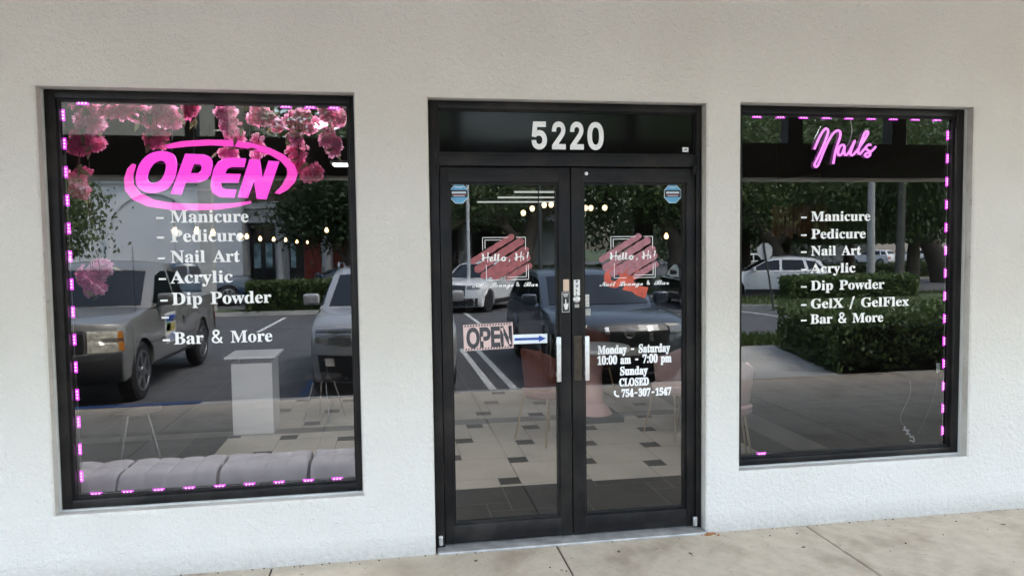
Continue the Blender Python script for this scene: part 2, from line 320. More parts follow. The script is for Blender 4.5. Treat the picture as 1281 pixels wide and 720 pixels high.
# shop front of a nail salon; everything below is built from code
GLYPHS = '''
s0=225|113,-4 90,-2 71,4 54,15 41,29 31,46 23,66 18,90 15,116 14,145 15,173 18,199 23,222 31,243 41,260 54,274 71,284 90,290 113,292 135,290 154,284 170,274 183,260 193,243 201,222 207,199 210,173 212,144 210,116 207,90 201,66 193,46 183,28 170,15 154,4 135,-2|113,22 126,26 136,36 142,54 146,79 148,109 149,144 148,180 146,210 142,234 136,251 126,262 113,266 100,262 90,251 83,234 79,210 77,180 76,144 77,109 79,79 83,54 90,36 100,26
s1=225|39,0 39,21 72,21 78,22 84,24 87,27 90,32 92,39 92,48 92,249 82,238 73,228 65,219 57,213 48,209 40,208 34,208 29,211 24,216 20,222 18,229 17,237 25,240 34,243 44,247 55,252 66,259 79,268 107,289 152,289 152,48 153,40 154,33 156,28 160,24 165,22 173,21 206,21 206,0
s2=225|14,0 14,42 74,102 89,119 102,134 112,147 120,160 126,172 131,184 133,196 135,209 136,223 135,237 132,248 127,256 121,262 113,266 104,267 92,265 82,259 76,250 71,236 68,219 67,197 53,198 41,201 30,207 22,214 17,224 16,237 17,247 20,256 26,264 33,272 43,279 55,284 69,288 86,291 104,292 132,290 155,284 173,274 186,260 194,244 197,225 196,216 194,206 192,197 188,188 182,179 175,168 166,157 156,145 143,132 128,117 112,101 93,83 52,44 146,44 154,45 161,48 168,52 173,57 177,64 180,72 183,85 207,85 205,0
s3=225|98,-4 79,-3 63,-1 49,3 37,8 28,14 20,21 15,28 12,36 11,44 12,54 16,62 22,68 29,72 37,75 46,76 47,60 52,47 59,37 69,30 81,26 95,24 104,25 112,27 120,29 127,34 133,40 138,48 142,57 144,69 145,83 143,98 137,110 129,121 116,130 101,135 82,136 57,136 57,161 84,161 100,163 113,168 122,178 129,190 134,204 135,220 134,234 131,245 127,255 120,262 112,266 102,267 93,266 85,263 80,258 75,251 72,244 70,235 68,225 67,215 67,205 51,206 39,209 28,213 21,220 16,229 15,241 17,254 25,266 37,277 54,285 77,290 104,292 130,290 153,284 172,275 186,262 194,245 197,226 195,209 189,194 179,181 166,170 152,160 135,154 146,151 157,148 168,143 178,137 187,130 195,121 202,110 205,98 207,83 206,67 203,54 198,42 191,31 183,22 173,15 162,9 151,4 138,0 125,-2 112,-4
s4=225|73,0 73,21 84,21 93,22 100,24 107,26 113,31 116,39 117,50 117,75 5,75 5,100 120,288 176,288 176,102 218,102 218,75 176,75 176,50 177,39 180,31 185,26 192,24 200,22 209,21 214,21 214,0|33,102 117,102 117,172 117,184 117,197 117,210 118,224 119,237 120,249 118,246 116,242 113,237 104,219 95,203 88,191
s5=225|99,-4 80,-3 64,-1 50,3 39,8 31,14 24,21 20,29 17,37 16,45 17,53 20,60 25,66 32,69 39,72 48,73 49,65 50,57 53,50 56,43 61,37 66,31 74,27 82,25 93,24 101,25 110,27 117,30 124,35 130,41 135,50 139,61 141,73 142,89 141,107 136,122 128,134 117,142 104,147 87,148 78,148 69,147 62,146 55,145 49,143 43,141 24,148 37,288 189,288 191,214 168,214 165,228 164,233 162,236 160,239 157,242 152,243 147,243 63,243 56,169 61,170 68,172 76,173 84,174 92,175 101,175 130,172 155,165 176,153 191,137 201,115 204,89 203,72 200,57 194,45 187,34 179,24 169,16 159,10 147,5 135,1 123,-2 111,-3
s7=225|66,0 174,244 68,244 56,242 48,235 44,223 42,203 18,203 20,288 212,288 212,268 101,0
sA=262|-5,0 -5,11 2,12 9,14 14,18 19,24 24,33 29,45 124,280 135,279 230,52 236,39 242,28 247,21 252,15 258,12 266,11 266,0 137,0 137,11 156,13 166,18 170,27 169,32 167,39 164,49 152,79 62,79 47,42 46,40 46,38 45,35 45,29 48,19 58,13 74,11 77,11 77,0|68,96 145,96 106,191
sB=266|10,0 10,10 22,12 31,15 37,19 42,26 44,36 45,49 45,221 44,232 43,241 42,247 39,253 35,257 31,260 25,262 18,263 9,263 9,273 132,273 191,266 226,245 238,210 230,181 209,161 172,148 216,134 242,111 251,79 248,56 238,36 223,21 201,9 174,2 143,0|109,151 113,151 132,152 147,157 158,163 165,174 169,188 171,207 170,224 167,237 162,247 154,255 143,259 130,260 122,260 116,258 113,255 111,250 110,243 109,235|133,15 149,16 161,21 170,29 176,41 179,57 181,77 179,97 174,113 166,125 155,132 139,137 118,139 109,139 109,39 110,31 111,24 114,20 119,17 125,15
sC=281|154,-6 128,-4 104,2 82,12 63,26 47,43 33,63 24,85 18,110 16,137 18,164 24,188 34,211 47,230 64,247 83,261 105,271 129,277 156,279 175,278 197,272 220,264 224,262 228,261 233,261 241,263 248,269 251,279 262,279 262,185 252,185 242,208 229,228 214,244 197,256 179,264 159,266 119,251 94,208 86,136 95,68 122,28 167,14 183,16 199,20 215,27 230,37 244,49 257,64 268,53 237,20 199,0
sD=297|12,0 12,10 23,12 32,14 38,18 41,24 44,33 44,45 44,224 43,238 41,249 36,256 30,260 21,262 9,263 9,273 133,273 177,269 214,257 243,238 264,211 277,177 281,137 272,77 245,34 200,9 137,0|133,15 157,18 177,28 192,45 202,69 208,100 210,137 202,205 176,246 134,260 125,259 118,257 114,254 111,249 110,241 109,231 109,43 110,33 111,25 114,20 118,17 125,15
sE=265|8,0 8,10 21,11 31,13 37,18 42,24 44,34 45,47 45,221 44,237 42,248 37,255 31,260 22,262 10,263 10,273 239,273 239,192 230,192 225,214 216,232 204,244 187,252 166,257 139,258 131,258 125,258 120,257 116,255 113,253 112,250 110,246 110,240 110,233 110,147 116,147 132,149 146,154 156,161 163,173 169,188 173,207 183,207 183,71 172,71 171,86 168,99 164,109 159,117 152,123 144,128 135,131 124,133 111,133 110,133 110,40 110,32 112,25 115,21 120,18 128,17 138,17 157,17 173,19 188,23 201,29 212,36 222,45 231,56 239,70 247,86 258,86 241,0
sF=243|9,0 9,10 22,12 31,15 37,20 42,27 44,37 45,50 45,225 44,238 41,247 37,254 30,258 21,261 8,263 8,273 236,273 236,192 226,192 223,207 219,220 213,231 206,240 197,247 186,252 173,256 157,258 138,259 131,259 125,258 120,258 116,257 113,255 111,253 110,249 109,245 109,239 109,148 114,148 130,150 143,154 154,162 161,173 167,189 170,208 181,208 181,71 171,71 167,92 162,109 154,120 144,128 130,133 113,134 109,134 109,48 110,39 111,32 113,26 116,21 120,17 126,14 133,12 143,11 154,10 154,0
sG=305|161,-6 133,-4 108,2 85,12 65,25 48,42 34,62 24,84 19,110 17,137 19,164 24,189 34,211 48,231 64,248 84,261 105,271 129,277 154,279 176,278 198,273 222,264 226,263 229,262 233,262 237,262 240,263 243,266 246,269 249,274 251,279 262,279 262,185 252,185 246,200 238,214 229,227 219,238 209,248 197,256 185,261 173,265 160,266 120,252 96,208 87,137 90,98 97,66 108,40 123,22 143,11 165,8 179,9 189,12 197,16 202,23 205,32 206,43 206,77 205,88 202,96 197,102 190,106 180,108 165,109 165,119 300,119 300,109 289,108 280,106 274,102 270,97 268,88 268,77 268,17 232,4 197,-3
sL=256|9,0 9,10 22,12 31,15 37,19 42,26 44,35 45,48 45,227 44,239 41,248 37,255 31,259 22,262 10,263 10,273 150,273 150,263 140,263 132,262 125,260 120,258 116,254 113,250 111,244 110,236 109,227 109,50 109,41 110,34 111,28 113,24 116,21 120,19 125,18 132,17 140,17 159,17 175,20 189,24 201,30 212,38 222,48 230,60 238,75 245,93 256,93 241,0
sM=380|8,0 8,10 21,12 30,15 37,19 41,26 44,35 45,48 45,229 45,237 44,244 42,249 40,254 36,257 32,259 26,261 18,262 9,263 9,273 111,273 190,85 270,273 370,273 370,263 359,261 350,258 344,254 339,247 337,238 336,227 336,51 336,41 337,32 339,26 341,20 345,17 349,14 355,12 361,11 370,10 370,0 237,0 237,10 246,12 254,13 260,15 264,18 268,21 270,26 272,33 272,41 273,50 273,239 173,0 162,0 63,233 63,48 64,34 67,24 72,18 79,14 89,11 102,10 102,0
sN=296|242,-6 64,210 64,47 65,34 67,25 71,19 77,14 87,12 100,10 100,0 11,0 11,10 20,11 27,12 32,14 37,16 40,20 43,25 44,31 45,38 46,47 46,233 34,247 26,256 22,260 19,261 15,262 11,263 11,273 94,273 235,101 235,226 234,235 233,243 232,248 229,253 226,256 221,259 215,261 208,262 199,263 199,273 288,273 288,263 275,262 266,259 260,255 256,248 254,239 253,226 253,-6
sO=315|156,-6 137,-5 119,-2 101,4 85,13 70,23 57,35 45,48 35,63 27,80 21,98 18,117 17,137 18,156 21,175 27,193 35,209 45,225 57,238 70,250 86,261 102,269 120,275 139,278 159,280 179,278 197,275 214,269 231,261 245,251 259,239 270,226 280,210 288,194 294,176 298,157 299,137 298,117 294,98 288,80 280,63 270,48 258,35 245,23 230,13 213,4 195,-2 176,-5|159,7 197,22 220,65 228,137 226,176 219,208 209,233 194,251 177,262 156,266 118,252 95,208 87,137 89,98 96,66 106,40 121,22 138,11
sP=251|9,0 9,10 22,12 31,15 37,19 42,26 44,35 45,48 45,227 44,239 41,248 37,254 31,259 22,262 10,263 10,273 128,273 159,272 184,269 201,264 214,257 225,249 234,239 240,227 244,214 245,199 243,178 234,159 220,144 200,133 175,126 145,123 109,123 109,48 110,35 112,26 116,19 123,15 132,12 145,10 145,0|109,138 121,138 139,139 153,144 163,152 170,163 174,178 175,197 174,217 171,232 165,244 157,252 145,257 130,259 123,258 117,257 113,254 111,251 110,245 109,239
sS=234|26,-6 26,95 37,95 45,68 55,46 67,30 81,18 98,11 118,9 132,10 144,15 154,22 161,31 166,41 167,54 164,70 153,84 135,96 98,114 76,126 59,139 46,152 37,166 32,181 30,199 31,215 34,229 40,242 48,253 58,262 69,270 82,275 96,279 111,280 119,279 128,278 138,277 148,275 158,272 169,269 175,267 180,267 186,268 190,272 192,280 203,280 203,191 193,191 189,206 183,219 176,231 168,241 159,250 149,257 138,263 128,266 116,267 104,266 93,262 84,256 77,248 73,239 72,228 73,218 76,209 82,202 90,195 101,188 113,182 152,164 167,156 180,148 190,140 199,131 205,122 210,113 213,103 215,92 216,80 214,63 210,48 203,35 194,23 182,13 168,5 152,-1 135,-5 115,-6 109,-6 102,-5 95,-5 88,-3 82,-2 75,0 69,3 64,4 59,6 55,7 53,7 51,7 47,7 44,6 42,4 40,2 38,-2 37,-6
sX=282|7,0 7,10 24,14 39,24 54,40 116,125 47,232 40,241 34,249 28,255 23,260 16,262 10,263 8,263 8,273 146,273 146,263 137,263 124,262 117,257 114,249 115,245 117,239 121,233 159,174 193,224 199,234 202,242 203,248 200,256 191,261 176,263 176,273 275,273 275,263 273,263 261,262 251,259 242,254 233,246 223,236 214,224 168,159 248,34 253,27 257,21 262,17 266,13 271,11 277,10 278,10 278,0 143,0 143,10 146,10 162,12 171,17 174,25 173,31 170,38 165,48 126,110 83,48 78,41 75,34 75,27 78,18 88,12 104,10 104,0
sa=206|153,-6 136,-3 125,6 120,21 101,6 80,-2 57,-5 44,-4 33,0 24,7 17,16 13,26 12,38 15,55 24,69 38,82 59,93 86,104 119,114 119,145 118,155 116,163 112,169 106,174 98,176 89,177 74,176 65,172 62,164 63,162 65,159 68,154 71,149 73,144 74,139 73,132 70,126 66,121 60,117 54,115 46,114 39,115 32,118 27,122 23,127 21,134 20,142 21,151 24,159 30,167 37,174 46,180 57,185 69,188 82,190 97,191 123,189 143,184 158,175 168,163 174,146 176,126 176,37 176,31 176,27 177,24 178,22 180,21 183,21 185,21 189,23 192,25 197,17 184,4 169,-4|91,20 95,21 99,22 104,25 110,28 115,32 119,38 119,102 92,91 76,74 71,50 73,34 80,24
sc=176|93,-6 79,-5 65,0 52,6 40,16 31,27 23,41 17,56 13,72 12,90 13,109 17,126 24,142 33,156 44,168 57,178 72,185 88,190 105,191 123,190 138,186 150,179 159,170 165,159 166,147 166,140 163,134 160,129 155,125 149,123 142,122 128,126 120,135 118,150 118,157 118,163 117,171 111,176 102,178 83,171 71,149 67,112 69,85 74,63 82,46 93,33 107,25 122,23 136,25 150,32 163,43 171,36 149,13 123,-1
sd=222|84,-6 70,-5 58,-1 47,6 36,15 28,27 21,40 16,55 13,71 12,88 13,108 16,126 22,142 29,157 38,169 49,178 61,185 74,190 87,191 105,188 121,181 134,168 134,241 133,248 131,254 127,258 122,261 115,263 106,264 106,273 191,273 191,45 192,36 193,29 195,24 198,21 204,18 212,17 212,6 189,5 163,1 134,-6 134,23 121,7 104,-3|103,17 109,18 115,20 121,25 127,31 131,37 134,46 134,145 132,151 129,157 124,162 118,165 111,168 104,168 93,166 84,160 78,150 74,135 71,116 71,92 71,69 74,50 78,35 84,25 92,19
se=181|92,-6 77,-5 63,-1 51,6 40,16 30,27 22,41 16,57 13,75 12,94 13,112 17,129 23,144 31,158 41,169 52,179 65,185 79,190 94,191 116,188 134,181 149,168 161,151 167,129 170,104 170,100 70,100 76,58 93,34 120,25 135,28 149,37 162,52 171,44 149,16 123,-1|70,115 121,115 121,129 120,144 119,157 116,166 111,173 105,177 97,178 82,172 73,153 70,122
si=119|60,217 52,218 45,221 39,226 34,232 31,239 30,247 31,256 34,263 39,269 45,274 52,277 60,278 69,277 76,274 82,269 87,263 90,256 91,247 90,239 87,232 82,226 75,221 68,218|11,0 11,10 18,11 24,13 27,15 30,19 31,26 31,33 31,151 31,160 30,167 28,171 25,174 19,175 12,176 12,186 89,186 89,33 89,26 91,20 93,16 96,13 101,11 108,10 108,0
sl=120|11,0 11,10 18,11 24,13 27,15 30,19 31,26 31,33 31,239 31,247 30,253 28,257 25,261 20,263 12,264 12,273 89,273 89,33 89,26 91,20 93,16 96,13 101,11 108,10 108,0
sm=332|11,0 11,10 18,10 23,12 27,15 29,20 31,26 31,33 31,152 31,160 30,166 27,170 24,174 18,176 11,176 11,186 88,186 88,159 104,177 122,187 142,191 166,187 183,176 192,157 209,176 229,187 251,191 279,184 296,163 302,127 302,33 303,26 304,20 306,16 309,12 315,10 322,10 322,0 226,0 226,10 233,11 238,13 242,16 244,20 245,26 246,33 246,130 245,140 244,148 242,155 239,159 234,162 226,163 215,161 204,154 195,142 195,33 195,26 196,20 198,16 202,13 207,11 214,10 214,0 120,0 120,10 126,11 131,13 135,16 137,20 139,26 139,33 139,130 139,140 137,148 135,155 132,159 127,162 120,163 108,160 97,153 88,141 88,33 88,26 89,20 91,16 95,13 100,11 106,10 106,0
sn=228|11,0 11,10 18,10 23,12 27,15 29,20 31,26 31,33 31,152 31,160 30,166 27,170 24,174 18,176 11,176 11,186 89,186 89,160 105,177 124,188 146,191 175,184 192,163 198,127 198,33 199,26 200,20 202,16 206,12 211,10 218,10 218,0 121,0 121,10 124,10 134,12 139,20 141,33 141,130 141,140 139,148 137,155 134,159 129,162 122,163 110,160 99,153 89,141 89,33 89,26 90,20 92,16 96,12 101,10 108,10 108,0
so=202|101,-6 84,-5 68,0 54,7 42,16 31,28 23,42 16,58 13,74 11,92 13,111 16,128 23,143 31,157 42,169 54,178 68,185 84,190 101,191 118,190 133,185 147,179 160,169 170,158 179,144 185,128 189,111 190,92 189,74 185,57 179,41 170,27 160,16 147,6 133,0 118,-5|101,7 111,9 119,14 125,23 127,30 129,38 130,49 131,61 132,76 132,92 131,124 129,147 125,162 119,172 111,177 101,179 91,177 83,172 77,162 73,147 71,124 70,93 70,76 71,62 72,49 73,38 75,30 77,23 83,14 91,9
sp=223|10,-83 10,-74 16,-74 21,-72 24,-70 27,-68 29,-64 30,-60 31,-55 31,-48 31,-38 31,146 31,157 30,165 28,170 24,173 19,175 12,177 12,186 86,186 86,158 100,176 117,188 138,191 152,190 164,186 176,179 186,170 194,158 201,145 206,130 209,114 210,96 209,77 206,59 201,43 194,29 185,17 175,7 163,0 150,-5 136,-6 118,-3 102,5 89,19 89,-35 89,-45 90,-53 91,-59 93,-64 96,-68 100,-71 105,-72 111,-73 118,-74 118,-83|117,17 128,19 137,25 143,35 148,50 151,69 152,93 151,115 148,134 145,149 139,159 131,165 119,167 108,164 97,155 89,141 89,41 96,28 105,20
sr=172|11,0 11,10 18,11 24,13 27,15 30,19 31,26 31,33 31,151 31,160 30,167 28,171 24,174 19,175 12,176 12,186 87,186 87,151 95,163 103,173 112,181 122,186 131,190 140,191 150,190 159,187 165,182 170,176 173,168 174,160 173,152 171,146 167,141 162,137 156,134 149,133 142,134 137,136 133,138 130,142 127,146 124,150 121,153 117,155 113,156 108,155 102,151 97,145 93,137 90,127 89,115 89,33 90,25 92,19 95,15 100,12 108,11 118,10 118,0
st=137|74,-6 60,-4 48,0 39,6 34,16 30,28 29,43 29,167 12,167 12,180 27,195 41,208 53,221 63,233 71,244 77,254 87,254 87,186 125,186 125,167 87,167 87,49 87,42 88,35 90,30 92,27 96,25 101,24 110,26 117,33 124,45 133,39 119,14 99,-1
su=225|79,-6 62,-4 49,1 39,10 33,23 29,39 27,58 27,149 27,157 26,164 24,169 20,173 14,176 7,176 7,186 85,186 85,44 86,38 87,32 90,28 95,24 100,22 106,21 118,23 128,29 137,39 137,149 137,158 135,165 133,170 128,173 122,176 114,176 114,186 194,186 194,42 195,34 196,28 199,23 203,21 208,19 216,18 216,8 193,6 166,2 137,-6 137,24 130,15 121,8 112,2 101,-2 90,-5
sw=261|73,-6 10,159 8,163 6,167 4,171 1,173 -2,175 -6,176 -6,186 83,186 83,176 78,176 74,175 72,173 70,172 69,169 69,166 69,159 72,152 100,76 127,141 120,160 118,166 116,170 114,173 111,175 106,176 101,177 101,186 194,186 194,176 185,175 179,171 177,166 178,161 179,157 201,85 229,154 231,158 232,162 232,165 232,169 230,171 228,173 224,175 220,176 214,177 214,186 267,186 267,177 262,176 258,174 255,171 252,166 250,161 247,155 183,-6 173,-6 134,118 84,-6
sx=191|3,0 3,9 15,14 26,22 37,34 74,82 26,158 18,167 11,174 2,176 2,186 101,186 101,176 92,176 86,173 84,168 85,165 87,161 89,156 110,123 134,154 138,159 140,163 141,167 140,170 139,172 136,174 133,175 127,176 120,176 120,186 187,186 187,178 175,173 164,165 152,152 119,110 175,22 177,18 180,15 182,13 184,11 187,10 191,9 191,0 93,0 93,10 99,10 103,11 107,12 109,13 111,15 111,18 110,23 108,29 104,35 83,69 58,37 54,30 52,25 51,21 53,14 59,10 69,9 71,9 71,0
sy=180|31,-84 22,-83 13,-80 6,-75 0,-68 -3,-60 -4,-50 -3,-44 -1,-37 3,-32 8,-27 14,-25 21,-24 28,-24 34,-26 38,-30 42,-34 44,-39 45,-46 45,-49 44,-52 45,-56 48,-58 52,-59 56,-58 62,-53 69,-44 72,-39 75,-33 78,-27 80,-19 82,-12 84,-3 22,150 19,156 17,161 15,165 13,168 11,171 9,172 6,174 3,176 -2,176 -3,176 -3,186 97,186 97,176 90,176 85,175 81,174 79,172 77,169 77,165 78,160 80,154 111,71 138,145 140,149 141,153 142,156 142,159 143,162 143,164 142,168 140,172 138,174 134,175 128,176 122,176 122,186 180,186 180,176 174,175 170,173 166,168 163,162 159,155 156,145 97,-15 90,-32 84,-46 78,-57 71,-66 64,-73 57,-78 50,-82 41,-84
cB=347|247,-3 237,-2 230,0 223,4 218,10 215,17 214,25 215,30 217,35 219,40 223,46 227,51 231,55 235,59 240,63 244,66 249,68 252,70 255,70 257,70 259,69 259,66 258,65 255,62 249,58 243,53 238,48 233,43 230,37 228,31 227,25 228,17 231,12 237,10 242,11 248,14 253,18 260,24 266,32 272,40 277,49 282,59 286,69 289,79 291,88 292,98 291,104 290,110 289,114 287,117 285,119 284,120 266,118 264,119 262,119 260,121 259,123 258,125 257,127 258,129 259,130 260,132 262,133 264,134 267,134 284,132 290,133 297,136 303,141 309,148 315,156 320,165 324,175 326,185 327,195 326,209 321,220 314,228 306,224 299,219 292,213 285,205 279,195 273,184 267,170 260,153 252,134 233,92 211,58 186,32 158,15 138,7 115,2 91,1 71,2 54,7 40,14 30,23 24,35 22,48 23,58 27,67 34,74 42,80 51,84 62,85 70,84 77,82 83,79 87,74 90,69 91,63 90,58 88,53 84,49 80,45 76,43 71,42 65,42 59,41 55,39 52,36 51,32 52,27 56,22 61,18 69,14 78,12 88,11 99,12 109,15 119,21 129,28 138,38 147,50 157,66 169,86 182,111 196,135 210,156 223,173 236,188 249,201 262,213 269,218 276,222 283,226 289,230 296,233 303,235 288,239 271,242 250,243 233,242 216,240 199,236 182,231 165,224 149,217 134,209 121,200 109,191 95,176 87,161 84,146 87,133 96,125 110,123 117,124 125,126 134,130 143,136 152,142 161,150 169,158 176,166 183,175 188,184 192,193 194,202 195,207 196,209 197,210 201,208 203,202 204,192 203,177 199,162 192,149 183,136 172,126 160,117 146,111 132,107 117,106 103,107 92,111 84,118 77,126 73,136 72,147 73,158 77,168 84,179 93,190 104,201 118,211 133,221 151,229 170,237 199,245 227,251 255,252 279,251 301,247 321,241 332,243 341,245 347,245 351,245 353,244 353,242 353,240 350,239 347,237 334,234 344,229 353,223 361,216 368,207 371,197 373,187 371,175 364,164 354,153 340,142 321,133 299,126 321,114 334,97 339,76 338,66 335,57 331,48 325,39 318,30 310,22 301,15 291,9 280,4 269,0 258,-2
cL=257|75,-3 59,-2 47,1 38,5 32,11 28,17 27,24 28,31 31,37 36,42 44,46 55,49 68,50 84,48 103,43 125,35 137,51 148,71 159,97 138,100 121,106 106,116 95,129 88,143 86,160 88,175 94,190 103,205 116,218 132,230 150,239 171,246 193,250 217,252 228,252 231,251 234,251 236,251 239,249 241,247 242,245 241,242 237,241 231,241 213,240 197,237 182,232 169,226 157,218 146,209 138,200 131,190 125,180 121,169 118,159 118,149 119,137 123,126 130,118 139,111 150,108 163,106 175,134 189,159 204,182 220,202 236,219 252,234 269,244 284,250 299,252 309,251 318,248 326,243 332,236 335,228 336,218 336,209 333,199 328,188 321,178 313,167 303,157 292,147 280,138 267,129 252,120 237,113 222,106 203,71 181,42 154,20 164,16 173,13 183,12 190,13 198,16 207,20 216,26 225,33 235,40 245,48 254,57 263,65 287,89 293,95 300,100 305,104 310,107 315,109 319,109 327,108 323,105 319,102 314,99 309,94 303,88 296,82 287,73 277,63 267,53 257,43 246,34 237,25 227,18 219,12 212,8 202,3 192,1 183,0 168,1 154,6 140,12 119,4 98,-1|226,119 239,125 250,132 261,139 271,148 281,157 289,166 296,176 301,185 305,193 309,205 312,215 313,224 311,233 307,239 300,241 288,238 276,228 264,212 257,201 251,188 245,173 239,157 233,139|71,8 89,10 105,15 118,25 101,33 84,38 67,39 59,39 52,37 47,35 42,32 40,28 39,24 40,20 43,17 48,13 54,10 62,8
cN=266|191,-6 188,17 185,38 183,57 182,75 181,91 181,105 182,141 186,174 194,203 188,193 182,184 177,174 172,165 167,155 162,145 131,83 116,57 100,35 82,19 63,7 43,0 22,-3 9,-2 -3,2 -12,9 -19,17 -23,27 -24,38 -23,48 -19,57 -13,65 -5,71 5,75 15,77 24,76 31,74 36,71 41,66 43,61 44,56 43,50 41,45 37,41 31,39 24,36 15,35 7,32 3,28 1,23 2,19 4,16 7,13 12,11 17,9 24,9 41,11 59,19 77,31 94,51 114,81 135,123 146,145 156,165 166,183 175,198 184,211 193,222 207,239 219,249 228,252 230,252 232,251 234,250 235,249 236,248 236,247 235,242 234,235 233,228 232,220 231,212 230,203 229,195 228,187 228,181 228,175 228,171 228,153 228,136 229,119 230,104 231,90 232,76 257,135 263,148 268,161 273,171 278,180 282,188 286,193 295,202 304,207 313,209 318,209 323,208 326,206 328,203 330,200 330,197 328,191 321,186 309,182 300,179 292,172 285,163 278,152 271,138 264,123 260,112 255,100 250,88 245,75 241,63 236,50 240,19
ca=213|126,-3 119,-2 113,0 108,4 104,10 101,16 100,24 85,9 68,1 50,-2 39,-1 29,2 21,7 15,15 11,24 10,35 11,45 14,55 19,66 26,76 34,86 44,95 54,103 65,110 77,116 89,121 101,123 112,124 126,122 136,116 141,106 148,122 193,124 156,48 148,30 146,26 145,24 145,22 145,20 146,19 148,18 151,19 154,20 158,22 163,25 168,29 173,33 178,37 182,41 187,45 195,37 181,25 169,15 157,7 146,2 136,-2|58,7 67,9 77,15 87,24 98,36 108,50 118,65 126,80 131,91 132,98 132,102 130,106 128,109 125,111 122,112 118,113 113,112 108,110 103,106 97,101 91,94 84,87 78,79 73,71 67,63 62,54 58,46 54,37 51,29 50,22 49,16 50,14 51,12 52,10 54,9 57,8
ce=166|60,-3 46,-1 33,3 22,10 14,19 9,29 7,40 8,49 11,59 17,68 24,78 32,87 42,96 53,104 64,110 76,116 87,121 99,123 109,124 119,123 127,121 134,117 140,111 143,105 144,97 143,89 139,81 133,74 125,66 114,60 102,54 89,49 74,45 58,41 54,32 52,25 51,18 53,13 57,10 64,9 75,10 87,13 99,18 111,25 124,34 137,45 144,37 130,25 116,15 102,7 87,2 73,-2|62,52 71,53 80,56 88,60 96,66 103,72 108,78 113,85 116,92 116,99 116,106 113,110 109,112 105,111 101,108 96,104 90,98 84,90 78,82 73,72 67,62
cg=212|188,37 179,29 169,22 159,15 148,9 137,4 126,0 106,-35 86,-64 66,-88 46,-105 26,-115 5,-119 -7,-118 -17,-115 -26,-111 -32,-104 -36,-97 -37,-88 -24,-57 14,-29 77,-3 86,13 73,5 60,-1 47,-2 36,-1 26,2 18,8 12,15 8,25 7,35 8,46 12,56 17,66 24,77 32,86 42,95 52,103 64,110 75,116 87,121 99,123 110,124 124,122 134,117 138,107 147,122 196,126 136,17 143,20 150,24 157,28 165,33 172,38 181,45|54,7 61,8 68,11 75,16 82,22 89,30 96,38 103,48 109,58 115,69 123,84 127,95 129,102 127,108 124,112 119,113 115,112 110,109 105,105 99,99 92,92 86,84 79,75 73,66 66,57 61,48 56,40 51,32 48,25 46,19 46,15 47,10 49,8|2,-107 11,-105 20,-98 30,-86 35,-79 41,-69 48,-59 55,-46 62,-33 70,-18 47,-27 27,-37 10,-50 -2,-63 -9,-77 -12,-91 -10,-100 -5,-105
ci=139|110,146 105,146 100,148 96,151 92,154 90,158 90,164 91,169 93,175 98,179 103,183 109,185 116,186 121,185 125,184 130,181 133,177 135,173 135,168 135,163 132,157 128,153 123,149 117,147|116,37 108,29 101,22 93,16 87,11 82,7 77,4 69,0 60,-2 51,-3 34,0 24,9 21,25 22,30 24,38 28,48 34,59 41,73 50,89 41,79 37,75 33,71 29,68 21,76 24,79 28,82 33,86 38,92 43,97 49,103 55,109 60,115 64,120 121,124 80,50 71,33 65,22 63,16 63,14 64,13 65,12 69,13 74,16 81,20 88,26 98,34 109,45
cl=168|122,37 109,25 98,15 88,7 78,2 68,-2 57,-3 48,-2 40,1 33,5 28,11 25,18 24,26 26,39 31,54 40,72 47,85 40,77 34,72 29,68 21,75 31,84 40,93 49,102 57,111 65,121 72,132 132,231 181,236 94,79 85,63 78,49 73,39 69,30 66,24 65,20 66,16 68,13 71,12 74,13 79,16 85,20 93,26 103,35 114,46
cn=233|-1,-3 9,11 19,25 27,37 47,66 55,79 60,87 62,92 62,93 61,94 60,95 58,94 55,92 51,88 46,83 39,77 31,68 23,76 36,89 47,100 58,110 68,117 78,122 88,123 97,120 103,111 105,96 104,91 104,86 102,79 128,104 151,119 170,124 178,123 185,120 191,115 196,109 198,100 199,90 198,84 197,78 193,71 189,64 185,58 180,51 175,44 171,38 166,33 161,27 158,21 157,17 157,14 158,13 160,12 162,13 167,16 173,20 181,27 190,35 201,45 210,37 202,30 194,23 188,18 182,13 178,9 174,7 169,4 165,2 161,0 157,-1 153,-2 148,-2 140,-1 134,2 128,7 123,13 120,22 119,31 120,38 121,44 123,50 127,57 134,67 143,79 166,105 168,107 168,108 168,110 167,111 166,111 157,108 144,99 127,85 118,75 108,64 97,50 85,35 73,18 60,0
co=180|55,-3 42,-2 32,2 23,9 16,17 12,27 10,39 12,48 15,58 20,68 27,78 35,87 44,96 55,104 66,110 78,116 89,121 101,123 113,124 125,123 135,120 143,115 149,107 153,98 154,87 153,78 151,69 147,61 142,52 135,43 126,34 131,35 135,37 140,39 145,42 150,46 155,50 162,41 153,33 144,27 134,22 125,19 115,17 106,16 89,6 72,-1|64,10 70,11 77,14 84,20 83,21 83,23 83,26 83,30 85,33 89,37 94,40 99,42 105,43 119,64 128,82 131,99 130,106 127,110 121,111 116,110 109,105 101,98 96,93 92,87 87,80 82,73 77,66 72,58 68,51 65,43 61,36 59,30 58,25 57,20 58,15 60,11
